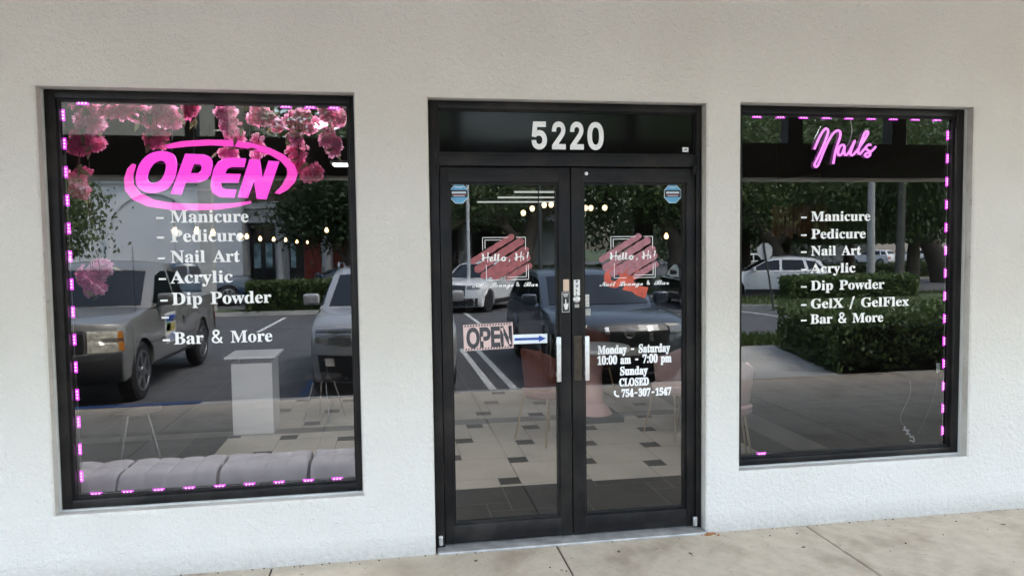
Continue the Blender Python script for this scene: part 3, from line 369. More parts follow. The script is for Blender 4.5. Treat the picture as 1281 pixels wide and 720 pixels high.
cr=165|142,37 133,28 124,20 117,15 112,10 107,6 103,4 96,0 89,-2 81,-2 70,-1 60,1 51,6 45,12 41,19 40,28 41,35 43,42 46,51 51,59 57,68 63,76 71,84 79,92 89,99 83,98 77,98 72,98 61,98 56,93 51,88 46,83 41,78 35,73 30,68 22,76 26,80 31,84 36,89 41,93 45,97 49,101 52,115 55,125 57,129 59,131 61,133 64,133 66,133 68,132 69,132 69,131 70,129 70,126 70,123 69,120 71,117 77,115 86,113 93,113 100,112 107,110 113,109 118,106 122,104 126,100 128,95 129,90 128,87 127,83 125,78 122,73 118,67 114,62 110,56 106,50 103,45 93,32 90,27 87,22 87,18 87,15 89,13 92,12 95,13 100,16 106,20 114,26 124,34 135,46
cu=238|215,37 200,23 188,12 179,6 171,2 162,-1 152,-2 142,-1 133,1 126,5 121,11 117,18 116,25 117,31 118,37 108,25 97,15 86,8 74,2 63,-1 53,-2 44,-1 37,1 31,5 26,11 23,18 22,25 23,31 25,38 29,48 34,59 40,72 49,87 45,83 41,79 37,76 29,68 22,76 29,83 36,90 44,97 51,105 59,113 66,120 124,124 82,50 76,38 72,29 71,22 71,19 73,17 77,16 85,19 96,29 112,46 120,56 129,68 137,80 145,92 153,106 160,120 219,124 170,39 165,28 161,21 160,18 161,15 162,13 166,13 175,16 189,27 208,45
iO=320|160,-4 135,-2 112,4 90,15 71,29 55,48 42,69 32,94 26,122 24,152 26,183 32,211 42,236 55,258 71,276 90,290 112,301 135,307 160,309 185,307 209,301 230,290 249,276 265,258 278,236 288,211 294,183 296,152 294,122 288,94 278,69 265,48 249,29 230,15 209,4 185,-2|160,32 178,33 194,38 210,46 223,56 235,70 245,86 252,106 257,128 258,152 257,177 252,199 245,219 235,235 223,249 210,260 194,267 178,272 160,273 142,272 126,267 111,260 97,249 85,235 75,219 68,199 64,177 62,152 64,128 68,106 75,87 85,70 97,56 111,46 126,38 142,33
iP=267|36,0 36,305 141,305 163,304 183,300 199,292 213,283 225,271 234,258 240,243 244,226 245,209 244,191 240,175 234,159 225,146 213,134 199,124 183,117 163,113 141,111 66,111 66,145 140,145 154,146 167,149 178,154 187,160 194,167 200,176 204,186 206,197 207,209 206,220 204,231 200,241 194,250 187,257 178,263 167,268 154,270 139,271 75,271 75,0
iE=251|36,0 36,305 223,305 223,271 75,271 75,171 213,171 213,137 75,137 75,34 225,34 225,0
iN=314|36,0 36,305 82,305 206,110 209,104 213,98 218,90 222,82 227,73 233,64 238,54 243,44 248,33 243,32 242,43 241,54 240,65 240,75 240,85 239,94 239,117 239,305 278,305 278,0 232,0 121,174 116,182 111,190 106,198 101,207 95,218 89,229 65,271 71,272 73,230 74,218 74,207 75,197 75,188 75,181 75,175 75,0
iU=310|155,-5 132,-3 111,1 92,9 76,20 62,33 51,48 43,65 38,84 36,104 36,305 75,305 75,107 76,93 79,80 84,68 92,57 101,48 112,41 125,35 139,32 155,31 171,32 186,35 198,41 209,48 219,57 226,68 231,80 235,93 236,107 236,305 274,305 274,104 273,84 268,65 260,48 248,33 235,20 218,9 199,1 178,-3
iL=236|36,0 36,305 75,305 75,34 217,34 217,0
i5=272|133,-4 115,-3 99,1 84,7 71,15 59,25 50,36 42,49 38,63 36,78 73,78 75,69 78,61 83,53 89,47 96,41 104,36 113,33 123,31 133,30 145,31 156,34 166,39 175,45 182,53 188,63 193,73 196,85 197,97 196,110 193,122 188,133 182,142 174,151 165,157 154,162 143,165 131,166 121,166 110,164 100,161 91,157 83,153 77,147 40,152 58,305 220,305 220,271 90,271 80,181 82,181 89,186 97,191 107,195 117,198 127,200 138,200 151,199 164,197 176,193 188,187 198,180 207,171 215,161 222,151 227,139 231,126 234,112 235,98 233,79 229,61 221,45 211,31 199,19 185,9 169,2 152,-3
i2=272|38,0 38,28 141,137 151,149 161,160 169,169 176,179 182,187 186,196 190,205 192,214 192,223 191,233 189,243 185,251 179,258 172,265 164,269 155,273 145,275 134,276 123,275 113,272 103,268 95,263 89,256 83,248 79,239 77,228 76,217 39,217 41,235 45,251 52,265 61,278 72,289 86,298 101,304 117,308 135,309 153,308 169,304 184,298 197,289 208,279 217,267 223,254 227,239 229,223 228,212 226,201 223,191 218,180 211,168 202,155 190,141 177,125 160,108 92,36 92,34 234,34 234,0
i0=272|136,-4 114,-2 95,4 78,14 63,29 51,46 41,68 34,93 30,121 29,152 30,184 34,212 41,237 51,258 64,276 78,291 95,301 115,307 136,309 157,307 177,301 194,291 209,276 221,258 230,237 238,212 242,184 243,152 242,121 238,93 231,68 221,46 209,29 194,14 177,4 158,-2|136,30 150,31 163,36 174,44 184,55 192,69 198,86 203,106 205,128 206,152 205,177 203,199 198,219 192,236 184,250 174,261 163,269 150,274 136,276 122,274 109,269 98,261 88,250 80,236 74,219 69,199 66,177 66,152 66,128 69,106 74,86 80,69 88,55 98,44 109,36 122,31
i&=269|118,-4 99,-3 82,1 66,7 53,15 41,25 32,37 26,50 22,65 20,80 21,92 24,104 28,114 35,123 42,132 51,141 61,149 72,158 84,167 130,201 134,204 138,208 142,211 146,215 150,220 153,225 155,230 157,236 157,243 156,252 153,260 147,267 140,272 131,275 121,277 114,276 107,274 101,272 95,268 91,264 87,259 84,253 83,246 82,239 83,232 84,225 87,218 91,211 96,204 101,196 108,188 115,180 122,170 263,0 218,0 103,139 73,176 65,186 58,196 52,206 48,217 46,228 45,239 46,252 49,264 54,275 61,285 70,293 81,299 93,304 106,307 120,308 135,307 148,304 159,299 170,293 178,285 185,276 190,265 193,254 194,243 194,234 192,225 189,217 185,209 180,202 175,195 168,188 161,182 154,176 93,130 81,121 72,113 66,105 62,97 59,88 58,79 59,69 61,60 66,52 71,45 78,39 86,34 95,31 105,29 116,28 128,29 139,31 151,36 161,41 171,49 181,57 189,67 196,78 202,91 206,104 209,119 209,135 245,135 244,116 242,100 238,86 233,74 228,64 222,55 217,48 212,42 207,37 200,28 189,18 177,10 163,4 148,-1 133,-3
i-=272|202,147 202,113 68,113 68,147
i:=113|57,-3 50,-2 44,1 38,5 33,11 31,17 30,25 31,32 33,38 38,44 44,48 50,51 57,52 64,51 71,48 77,44 81,38 84,32 85,25 84,17 81,11 77,5 71,1 64,-2|57,162 50,163 44,166 38,170 33,176 31,183 30,190 31,197 33,203 38,209 44,214 50,216 57,217 64,216 71,214 77,209 81,203 84,197 85,190 84,183 81,176 77,170 71,166 64,163
i/=150|141,320 43,-46 9,-46 107,320
i!=118|40,96 38,305 79,305 77,96|59,-3 52,-2 45,1 39,5 35,11 32,17 31,25 32,32 35,38 39,44 45,48 52,51 59,52 66,51 72,48 78,44 83,38 85,32 86,25 85,17 83,11 78,5 72,1 66,-2
i,=113|23,-72 41,43 82,43 51,-72
'''
# ------------------------------------------------------------------ lettering from outlines (units 1/600 em)
GL = {}
for line in GLYPHS.strip().split('\n'):
    k, v = line[:2], line[3:]; q = v.split('|')
    GL[k] = (int(q[0])/600, [[tuple(int(t)/600 for t in p.split(',')) for p in c.split(' ')] for c in q[1:] if c])
def fatten(c, d):
    # moves every outline point outward along its mitred normal (outer rings are clockwise or not: sign from the caller)
    n = len(c); out = []
    for i in range(n):
        p, q, r_ = Vector(c[i-1]), Vector(c[i]), Vector(c[(i+1)%n]); e1, e2 = q-p, r_-q
        if e1.length < 1e-7 or e2.length < 1e-7: out.append(c[i]); continue
        e1.normalize(); e2.normalize(); n1, n2 = Vector((e1.y,-e1.x)), Vector((e2.y,-e2.x)); m = n1+n2
        if m.length < .3: m = n1
        else: m = m/max(.55, m.dot(n1)) if m.length else n1
        out.append((q.x+m.x*d, q.y+m.y*d))
    return out
def area2(c): return sum(c[i-1][0]*c[i][1]-c[i][0]*c[i-1][1] for i in range(len(c)))
from mathutils.geometry import delaunay_2d_cdt
def wind(p, cs):
    w = 0
    for c in cs:
        for i in range(len(c)):
            (x0, y0), (x1, y1) = c[i-1], c[i]
            if (y0 <= p[1]) != (y1 <= p[1]):
                t = (p[1]-y0)/(y1-y0)
                if x0+t*(x1-x0) > p[0]: w += 1 if y1 > y0 else -1
    return w
def filled(cs):
    """triangles (list of 3 points) inside nested outlines, non-zero winding"""
    vs_, es = [], []
    for c in cs:
        b = len(vs_); vs_ += [Vector(p) for p in c]; es += [(b+i, b+(i+1)%len(c)) for i in range(len(c))]
    v, e, f = delaunay_2d_cdt(vs_, es, [], 0, 1e-6)[:3]
    out = []
    for t in f:
        q = [v[i] for i in t]; c = sum(q, Vector((0,0)))/len(q)
        if wind(c, cs): out.append([(p.x, p.y) for p in q])
    return out
def text(name, items, y, mat_, parent=None, off=0.0, th=.0015, fn=None):
    """items: (string, style, x, z baseline, size, fit width or None). One mesh, front face at y."""
    mb = MB()
    for st, sty, x0, z0, size, fit in items:
        tot = 0; seq = []
        for ch in st:
            if ch == ' ': tot += .27; continue
            k = sty+ch
            if k not in GL: k = 'i'+ch
            seq.append((k, tot)); tot += GL[k][0]
        sx = size if not fit else fit/tot
        for k, px in seq:
            cs = [c for c in GL[k][1] if len(c) > 2 and abs(area2(c)) > 1e-5]
            sgn = 1 if area2(max(cs, key=lambda c: abs(area2(c)))) > 0 else -1
            big = area2(max(cs, key=lambda c: abs(area2(c))))
            cs = [[(x0+(px+p[0])*sx, z0+p[1]*size) for p in fatten(c, sgn*off/size)] for c in cs]
            if fn: cs = [[fn(*p) for p in c] for c in cs]
            for t in filled(cs): mb.quad([(p[0], y, p[1]) for p in t])
            for c in cs:
                for i in range(len(c)): (xa,za),(xb,zb) = c[i-1], c[i]; mb.quad([(xa,y,za),(xb,y,zb),(xb,y+th,zb),(xa,y+th,za)])
    return mb.build(name, mat_, parent)
def gz(y): return -.13-.013*min(max(0, -y-4.5), 28)
# ================================================================== SETTING
# pavement in front of the shop: slabs with real joints between them
XJ = [-9.95, -8.4, -6.85, -5.3, -3.75, -2.2, -.667, .9, 2.445, 4.0, 5.55, 7.1, 8.65, 10.2, 11.75]
mb = MB(); G = .005
for i in range(len(XJ)-1):
    for (ya, yb) in ((-3.08, .0), (-4.38, -3.08)):
        mb.rbox(XJ[i]+G, XJ[i+1]-G, ya+G, yb-(G if yb < 0 else -.02), -.14, 0, .006, 2)
struct(mb.build('sidewalk', 'walk'))
mb = MB(); mb.box(-9.9, 11.7, -4.37, .02, -.2, -.012); struct(mb.build('sidewalk_joint', 'joint'))
mb = MB(); mb.rbox(-60, 3.98, -4.53, -4.386, -.3, -.002, .015); mb.rbox(6.55, 60, -4.53, -4.386, -.3, -.002, .015)
struct(mb.build('kerb', 'kerb'))
mb = MB(); mb.box(3.98, 6.55, -4.395, -4.383, -.1, .003); struct(mb.build('sidewalk_strip', 'tanjoint'))
mb = MB(); mb.box(-3.9, -2.15, -4.536, -4.5, -.3, .002); mb.box(-3.9, -2.15, -4.5, -4.39, -.001, .002)
struct(mb.build('kerb_paint', 'blue'))
# path leading off between hedge and stalls
mb = MB(); mb.quad([(4.0,-4.4,0),(5.74,-4.4,0),(6.5,-7.5,-.03),(4.5,-7.5,-.03)][::-1]); mb.quad([(5.7,-4.4,-.004),(20,-4.4,-.004),(20,-4.5,-.004),(5.7,-4.5,-.004)])
for a, b in (((4.0,-4.4),(4.5,-7.5)), ((4.5,-7.5),(6.5,-7.5))):
    mb.quad([(a[0],a[1],0),(b[0],b[1],-.03),(b[0],b[1],-.3),(a[0],a[1],-.3)])
struct(mb.build('path', 'kerb'))
# car park sloping away, then level
mb = MB(); ys = [-4.4, -10, -16, -22, -28, -32.5, -60, -110]
for a, b in zip(ys[:-1], ys[1:]): mb.quad([(-90,a,gz(a)),(-90,b,gz(b)),(120,b,gz(b)),(120,a,gz(a))])
struct(mb.build('car_park', 'asphalt'))
mb = MB(); mb.quad([(-900,-900,-.62),(900,-900,-.62),(900,300,-.62),(-900,300,-.62)]); struct(mb.build('ground', 'lawn'))
# painted stall lines
def strip(mb, x0, y0, x1, y1, w, h=.004):
    d = Vector((x1-x0, y1-y0)); n = Vector((-d.y, d.x)).normalized()*w/2
    k = max(1, int(d.length/1.5)); 
    for i in range(k):
        a = Vector((x0,y0))+d*i/k; b = Vector((x0,y0))+d*(i+1)/k
        mb.quad([(a.x+n.x,a.y+n.y,gz(a.y)+h),(b.x+n.x,b.y+n.y,gz(b.y)+h),(b.x-n.x,b.y-n.y,gz(b.y)+h),(a.x-n.x,a.y-n.y,gz(a.y)+h)])
mb = MB()
for x in (1.28, 1.56, 4.35, -5.15, -8, -10.8): strip(mb, x, -4.9, x, -9.6, .1)
for k in range(-9, 6):
    x = -3.24+2.75*k; strip(mb, x, -14.3, x, -19.0, .1)
struct(mb.build('parking_markings', 'line'))
mb = MB()
strip(mb, -1.15, -4.75, -1.15, -6.6, .1)
strip(mb, -1.75, -5.1, -1.2, -4.75, .1)
struct(mb.build('accessible_bay_markings', 'blue'))
# planted islands with kerbs
def island(name, pts, h=.14, m='lawn', kerbw=.15):
    c = Vector((sum(p[0] for p in pts)/len(pts), sum(p[1] for p in pts)/len(pts)))
    a = MB(); kb = MB(); n = len(pts); inn = []
    for p in pts:
        d = (c-Vector(p)); d.normalize(); inn.append((p[0]+d.x*kerbw, p[1]+d.y*kerbw))
    z = lambda p: gz(p[1])+h
    for i in range(n):
        p, q, r_, s_ = pts[i], pts[(i+1)%n], inn[(i+1)%n], inn[i]
        kb.quad([(p[0],p[1],z(p)),(q[0],q[1],z(q)),(r_[0],r_[1],z(r_)),(s_[0],s_[1],z(s_))])
        kb.quad([(p[0],p[1],z(p)-.25),(q[0],q[1],z(q)-.25),(q[0],q[1],z(q)),(p[0],p[1],z(p))])
        a.quad([(s_[0],s_[1],z(s_)-.01),(r_[0],r_[1],z(r_)-.01),(c.x,c.y,gz(c.y)+h+.08)])
    struct(kb.build(name+'_kerb', 'kerb')); return struct(a.build(name, m, smooth=60))
def ell(cx, cy, rx, ry, n=28): return [(cx+rx*math.cos(2*math.pi*i/n), cy+ry*math.sin(2*math.pi*i/n)) for i in range(n)]
island('median', [(-30,-19.6),(-1.5,-20.1),(-1.0,-20.6),(-1.5,-21.3),(-30,-21.0)])
island('lawn_island', ell(18.2, -18.6, 8.2, 3.4), .16)
island('lawn_strip', [(5.6,-7.55),(40,-7.75),(40,-9.2),(6.4,-9.15),(5.7,-8.6)], .13)
island('far_lawn', ell(40, -42, 26, 6), .14)
island('grove_island', ell(6.5, -27.5, 7.5, 4.2), .14)

# ================================================================== THE SHOP BUILDING
shop = thing('shop_building', 'white stucco shop front with two black-framed windows and a black double door', 'building')
LX0, LX1, LZ0, LZ1 = -1.727, -.176, .357, 2.531
RX0, RX1, RZ0, RZ1 = 2.018, 3.545, .359, 2.524
DX0, DX1, DZ1 = .213, 1.806, 2.514
HW, WX0, WX1, TH = 3.5, -9.9, 11.7, .24
# front wall with three openings, each with a rounded plaster arris and a plain reveal
AR = .014
OPN = [(LX0,LX1,LZ0,LZ1,1), (RX0,RX1,RZ0,RZ1,1), (DX0,DX1,-.12,DZ1,0)]
xs = sorted([WX0, WX1]+[v for o in OPN for v in (o[0]-AR, o[1]+AR)]); zs = sorted(set([-.12, HW]+[round(v,5) for o in OPN for v in ((o[2]-AR) if o[4] else -.12, o[3]+AR)]))
mb = MB()
for i in range(len(xs)-1):
    for j in range(len(zs)-1):
        cx_, cz_ = (xs[i]+xs[i+1])/2, (zs[j]+zs[j+1])/2
        if not any(o[0]-AR < cx_ < o[1]+AR and (o[2]-AR if o[4] else -1) < cz_ < o[3]+AR for o in OPN):
            mb.quad([(xs[i],0,zs[j]),(xs[i+1],0,zs[j]),(xs[i+1],0,zs[j+1]),(xs[i],0,zs[j+1])])
for x0, x1, z0, z1, full in OPN:
    rings = []
    for k in range(6):
        a = math.pi/2*k/5 if k < 5 else None
        d, y = (AR*(1-math.sin(a)), AR*(1-math.cos(a))) if a is not None else (0, TH)
        zl = z0-d if full else -.12
        rings.append([(x0-d,y,zl),(x0-d,y,z1+d),(x1+d,y,z1+d),(x1+d,y,zl)])
    for k in range(5):
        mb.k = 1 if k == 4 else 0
        for s_ in range(4 if full else 3): mb.quad([rings[k][s_], rings[k][(s_+1)%4], rings[k+1][(s_+1)%4], rings[k+1][s_]])
mb.k = 0
mb.quad([(WX0,TH,-.12),(LX0,TH,-.12),(LX0,TH,HW),(WX0,TH,HW)]); mb.quad([(LX1,TH,-.12),(DX0,TH,-.12),(DX0,TH,HW),(LX1,TH,HW)]); mb.quad([(DX1,TH,-.12),(RX0,TH,-.12),(RX0,TH,HW),(DX1,TH,HW)]); mb.quad([(RX1,TH,-.12),(WX1,TH,-.12),(WX1,TH,HW),(RX1,TH,HW)])
for x0, x1, z0, z1, full in OPN:
    mb.quad([(x0,TH,z1),(x1,TH,z1),(x1,TH,HW),(x0,TH,HW)])
    if full: mb.quad([(x0,TH,-.12),(x1,TH,-.12),(x1,TH,z0),(x0,TH,z0)])
mb.build('wall', ['stucco','reveal'], shop)
M['soffit'] = mat('soffit_paint', (.80, .78, .73), .8, var=.06, vscale=2, bump=.15, bscale=60)
M['beam'] = mat('dark_brown_beam', (.045, .04, .036), .6, var=.2, vscale=3)
mb = MB(); mb.box(-9.9, 11.7, -3.36, .1, 3.4, 3.6); mb.box(-9.9, 11.7, .245, 14.5, 3.4, 3.6); mb.build('roof', 'soffit', shop)
mb = MB(); mb.box(-9.9, 11.7, -3.34, -3.14, 2.425, 2.79); mb.box(-9.9, 11.7, -3.34, -3.14, 3.14, 3.398)
for x, w in ((-6.1,.11),(-3.9,.11),(-1.85,.05),(-1.58,.045),(.67,.05),(2.5,.05),(4.34,.085),(5.58,.085),(7.8,.09)): mb.box(x-w, x+w, -3.32, -3.16, 2.785, 3.145)
mb.build('fascia_beam', 'beam', shop)
mb = MB(); mb.box(-9.9, 11.7, -3.352, -3.128, 2.397, 2.421); mb.build('beam_trim', 'soffit', shop)
for x in (-8.9, 10.6):
    mb = MB(); mb.rbox(x-.17, x+.17, -3.13, -2.80, 0, 3.4, .012); mb.rbox(x-.22, x+.22, -3.18, -2.75, 0, .25, .012); mb.build('column', 'stucco', shop)
# interior shell
M['indark'] = mat('dark_wall_paint', (.028, .027, .026), .75)
M['tile_l'] = mat('cream_floor_tile', (.58, .53, .45), .5, var=.1, vscale=3)
M['tile_d'] = mat('charcoal_floor_tile', (.018, .018, .019), .6, var=.25, vscale=3)
M['tile_g'] = mat('grey_floor_tile', (.20, .195, .185), .35, var=.12, vscale=3)
M['tile_m'] = mat('dark_grey_floor_tile', (.07,.069,.068), .6, var=.15, vscale=3); M['grout'] = mat('grout', (.22, .2, .18), .8)
IX0, IX1, IY1, IZ = -4.6, 6.4, 13.0, 2.78
mb = MB(); mb.box(IX0-.1, IX0, TH, IY1, -.1, IZ); mb.box(IX1, IX1+.1, TH, IY1, -.1, IZ); mb.box(IX0-.1, IX1+.1, IY1, IY1+.1, -.1, IZ)
mb.build('interior_wall', 'indark', shop)
mb = MB(); mb.box(IX0-.1, IX1+.1, TH+.002, IY1+.1, IZ, IZ+.1); mb.build('interior_ceiling', 'indark', shop)
# hopscotch tile floor: large squares with a small dark square at each corner
mb = MB(); mb.box(IX0, IX1, .02, IY1, -.1, -.004); mb.k = 0
L_, s_ = .52, .152
def clip(poly, x0, x1, y0, y1):
    for ax, lim, sg in ((0,x0,1),(0,x1,-1),(1,y0,1),(1,y1,-1)):
        out = []
        for i in range(len(poly)):
            a, b = poly[i], poly[(i+1)%len(poly)]; da, db = sg*(a[ax]-lim), sg*(b[ax]-lim)
            if da >= 0: out.append(a)
            if da*db < 0: t = da/(da-db); out.append((a[0]+t*(b[0]-a[0]), a[1]+t*(b[1]-a[1])))
        poly = out
        if len(poly) < 3: return []
    return poly
def sq(mb, x, y, w, k, reg):
    g = .0025; p = clip([(x+g,y+g),(x+w-g,y+g),(x+w-g,y+w-g),(x+g,y+w-g)], *reg)
    if p: mb.k = k; mb.quad([(a,b,0) for a,b in p])
HR = (-1.5, 2.95, 1.08, 3.0)
for i in range(-14, 15):
    for j in range(-14, 15):
        x = .745+i*s_+j*(-L_)+0; y = 1.125+i*L_+j*s_
        for reg, kl, kd in ((HR, 1, 2), ((-1.5, 2.95, .1, 1.08), 2, 1 if (i*7+j*3) % 9 == 0 else 2), ((-1.5, 2.95, 3.2, 4.6), 1, 2)):
            sq(mb, x, y, s_, kd, reg); sq(mb, x+s_, y, L_, kl, reg)
def field(reg, w, k):
    x = reg[0]
    while x < reg[1]-1e-6:
        y = reg[2]
        while y < reg[3]-1e-6: sq(mb, x, y, w, k, reg); y += w
        x += w
field((-1.81,-1.505,.3,3.0), .305, 2); field((2.955,3.26,.3,3.0), .305, 2); field((3.265,3.57,.3,3.0), .305, 3); field((3.575,6.4,.3,3.0), .305, 2)
field((-4.6,-1.815,.3,3.0), .305, 4); field((-4.6,2.95,3.005,3.2), .305, 3); field((2.955,6.4,3.005,3.2), .305, 2); field((-4.6,-1.505,3.205,4.6), .61, 2); field((2.955,6.4,3.205,4.6), .61, 2); field((-4.6,6.4,4.605,13), .61, 2)
mb.build('interior_floor', ['grout','tile_l','tile_d','tile_g','tile_m'], shop)

# ---- windows
def window(x0, x1, z0, z1, gx0, gx1, gz0, gz1):
    w = bpy.data.objects.new('shop_window', None); COL.objects.link(w); w.parent = shop; w.empty_display_size = .1
    f = MB(); e = .004
    f.rbox(x0+e, gx0, .075, .17, z0+e, z1-e, .004); f.rbox(gx1, x1-e, .075, .17, z0+e, z1-e, .004)
    f.rbox(gx0-.006, gx1+.006, .078, .168, gz1, z1-e, .004); f.rbox(gx0-.006, gx1+.006, .078, .168, z0+e, gz0, .004)
    # stepped glazing bead
    b = .012
    f.box(gx0-.002, gx0+b, .094, .16, gz0, gz1); f.box(gx1-b, gx1+.002, .094, .16, gz0, gz1)
    f.box(gx0, gx1, .095, .159, gz1-b, gz1+.002); f.box(gx0, gx1, .095, .159, gz0-.002, gz0+b)
    f.build('frame', 'black', w, smooth=30)
    # sealant line round the frame
    s = MB(); s.box(x0-.002, x0+.006, .06, .08, z0, z1); s.box(x1-.006, x1+.002, .06, .08, z0, z1); s.box(x0, x1, .061, .081, z0-.002, z0+.007)
    s.build('sealant', 'silver_sealer', w)
    g = MB(); g.k = 1; g.box(gx0-.001, gx1+.001, .110, .118, gz0, gz1); 
    g.m[2] = 0                                   # front face is the mirror side
    o = g.build('pane', ['glass','clear'], w)
    return w
winL = window(LX0, LX1, LZ0, LZ1, -1.672, -.211, .408, 2.487)
winL['label'] = 'window lettered with seven dashes and a list ending in Bar & More'
winR = window(RX0, RX1, RZ0, RZ1, 2.060, 3.488, .402, 2.478)
winR['label'] = 'window lettered with a list that includes GelX / GelFlex'
TY = .1085
def dashlist(win, rows, cap, off):
    sz = cap/.497
    for st, xd, xt, z, wd in rows:
        if st: text('lettering', [(st, 's', xt, z, sz, wd)], TY-.0015, 'vinyl', win, off)
        d = MB(); d.box(xd, xd+.036, TY-.0016, TY, z+cap*.27, z+cap*.27+.0095); d.build('dash', 'vinyl', win)
dashlist(winL, [('Manicure',-1.216,-1.148,1.854,.398),('Pedicure',-1.217,-1.150,1.752,.374),('Nail Art',-1.216,-1.154,1.642,.352),
                ('Acrylic',-1.215,-1.157,1.533,.316),('Dip Powder',-1.211,-1.155,1.419,.508),('',-1.208,-1.15,1.328,0),('Bar & More',-1.207,-1.153,1.208,.508)], .069, .0006)
dashlist(winR, [('Manicure',2.463,2.528,1.840,.400),('Pedicure',2.464,2.53,1.733,.368),('Nail Art',2.465,2.53,1.630,.336),('Acrylic',2.466,2.53,1.523,.300),
                ('Dip Powder',2.467,2.53,1.418,.498),('GelX / GelFlex',2.468,2.53,1.307,.671),('Bar & More',2.469,2.53,1.212,.496)], .062, .0008)

# ---- entrance: frame, transom, two leaves
fr = bpy.data.objects.new('door_frame', None); COL.objects.link(fr); fr.parent = shop
f = MB(); e = .004
f.rbox(DX0+e, .268, .062, .17, .004, DZ1-e, .004); f.rbox(1.770, DX1-e, .062, .17, .004, DZ1-e, .004)
f.rbox(.262, 1.776, .064, .168, 2.470, DZ1-e, .004); f.rbox(.262, 1.776, .060, .172, 2.156, 2.226, .004)
f.build('jamb', 'black', fr, smooth=30)
f = MB(); f.box(.266, 1.772, .095, .12, 2.224, 2.472); f.build('transom_panel', 'blackpanel', fr)
f = MB(); f.box(.266, .277, .082, .12, 2.226, 2.47); f.box(1.761, 1.772, .082, .12, 2.226, 2.47); f.box(.266, 1.772, .083, .119, 2.461, 2.471); f.box(.266, 1.772, .083, .119, 2.225, 2.235)
f.build('glazing_bead', 'black', fr)
for ch, x, w in (('5',.791,.104),('2',.908,.096),('2',1.014,.096),('0',1.119,.106)): text('street_number', [(ch,'i',x,2.262,.277,w)], .0925, 'vinyl', fr, .0075)
f = MB(); f.rbox(1.697, 1.735, .0915, .0945, 2.246, 2.274, .002); f.build('sticker', 'white', fr)
f = MB(); f.box(1.709, 1.723, .0905, .0912, 2.256, 2.263); f.build('sticker_print', 'rubber', fr)
f = MB(); f.rbox(.225, 1.8, -.02, .2, -.002, .014, .005); f.build('threshold', mat('worn_aluminium_sill', (.42,.41,.39), .5, .4, var=.3, vscale=12), fr)
for x in (.262, 1.752):
    f = MB(); f.tube([(x,.046,2.115),(x,.046,2.158)], .008, 10); f.rbox(x-.006, x+.02, .05, .062, 2.150, 2.166, .003); f.tube([(x,.046,2.158),(x+.012,.052,2.166)], .004, 6)
    f.build('pivot_hinge', 'black', fr, smooth=50)
for x in (.243, 1.758):
    f = MB(); f.rbox(x-.011, x+.013, .040, .06, .03, .085, .004); f.tube([(x,.036,.035),(x,.036,.08)], .007, 8); f.build('floor_hinge', 'alu', fr, smooth=50)

def leaf(x0, x1, gx0, gx1):
    d = bpy.data.objects.new('entrance_door', None); COL.objects.link(d); d.parent = shop
    f = MB()
    f.rbox(x0, gx0, .07, .135, .022, 2.150, .004); f.rbox(gx1, x1, .07, .135, .022, 2.150, .004)
    f.rbox(gx0-.006, gx1+.006, .072, .133, 2.066, 2.148, .004); f.rbox(gx0-.006, gx1+.006, .072, .133, .024, .128, .004)
    b = .011
    f.box(gx0-.002, gx0+b, .086, .13, .128, 2.066); f.box(gx1-b, gx1+.002, .086, .13, .128, 2.066)
    f.box(gx0, gx1, .087, .129, 2.066-b, 2.068); f.box(gx0, gx1, .087, .129, .126, .128+b)
    f.build('leaf_frame', 'black', d, smooth=30)
    g = MB(); g.k = 1; g.box(gx0-.001, gx1+.001, .104, .110, .129, 2.065); g.m[2] = 0
    g.build('pane', ['glassd','clear'], d)
    return d
dL = leaf(.272, 1.0125, .325, .945); dR = leaf(1.0195, 1.766, 1.092, 1.714)
dL['label'] = 'door leaf with the taped OPEN placard behind its glass'
dR['label'] = 'door leaf lettered with opening hours'
for d, xb, xp0, xp1 in ((dL, .9285, .958, 1.005), (dR, 1.094, 1.030, 1.075)):
    h = MB(); h.rbox(xb-.013, xb+.013, .016, .030, .935, 1.192, .004); h.box(xb-.007, xb+.007, .03, .072, .96, .985); h.box(xb-.007, xb+.007, .03, .072, 1.14, 1.165)
    h.build('pull_handle', 'alu', d, smooth=30)
    p = MB(); p.rbox(xp0, xp1, .064, .0705, .93, 1.19, .002); p.build('handle_plate', 'black' if d is dL else 'worn', d)
h = MB(); h.lathe([(.0, -.010), (.014, -.010), (.020, -.006), (.022, 0)], (1.0465, .067, 1.400), 20, 'y'); h.build('lock_cylinder', 'alu', dR, smooth=40)
h = MB(); h.lathe([(.0, -.006), (.009, -.006), (.0105, 0)], (1.109, .069, 2.116), 16, 'y'); h.build('door_button', 'white', dR, smooth=40)
# push / pull notices
M['signwhite'] = mat('sign_white', (.75,.75,.74), .5); M['signtan'] = mat('sign_tan', (.62,.47,.36), .6); M['signblk'] = mat('sign_black', (.02,.02,.022), .4)
M['paper'] = mat('label_paper', (.62,.62,.6), .6); M['paper2'] = mat('label_grey', (.38,.39,.36), .6)
s = MB(); s.rbox(.968,1.003,.0665,.0698,1.448,1.515,.001); s.build('tan_label', 'signtan', dL)
s = MB(); s.rbox(.957,1.006,.066,.0698,1.325,1.445,.003); s.build('push_sign', 'signblk', dL)
s = MB(); s.box(.9595,1.0035,.0655,.0661,1.3275,1.3295); s.box(.9595,1.0035,.0655,.0661,1.4405,1.4425); s.box(.9595,.9612,.0655,.0661,1.3295,1.4405); s.box(1.0018,1.0035,.0655,.0661,1.3295,1.4405)
for k,z in enumerate((1.432,1.425,1.418)): s.box(.965+.003*k,.998-.003*k,.0655,.0661,z-.0022,z+.0012)
s.poly([(.977,1.342),(.991,1.342),(.996,1.362),(.997,1.378),(.993,1.380),(.991,1.372),(.989,1.376),(.986,1.374),(.984,1.403),(.979,1.403),(.978,1.370),(.972,1.377),(.969,1.373),(.973,1.358)], .0655, .0661)
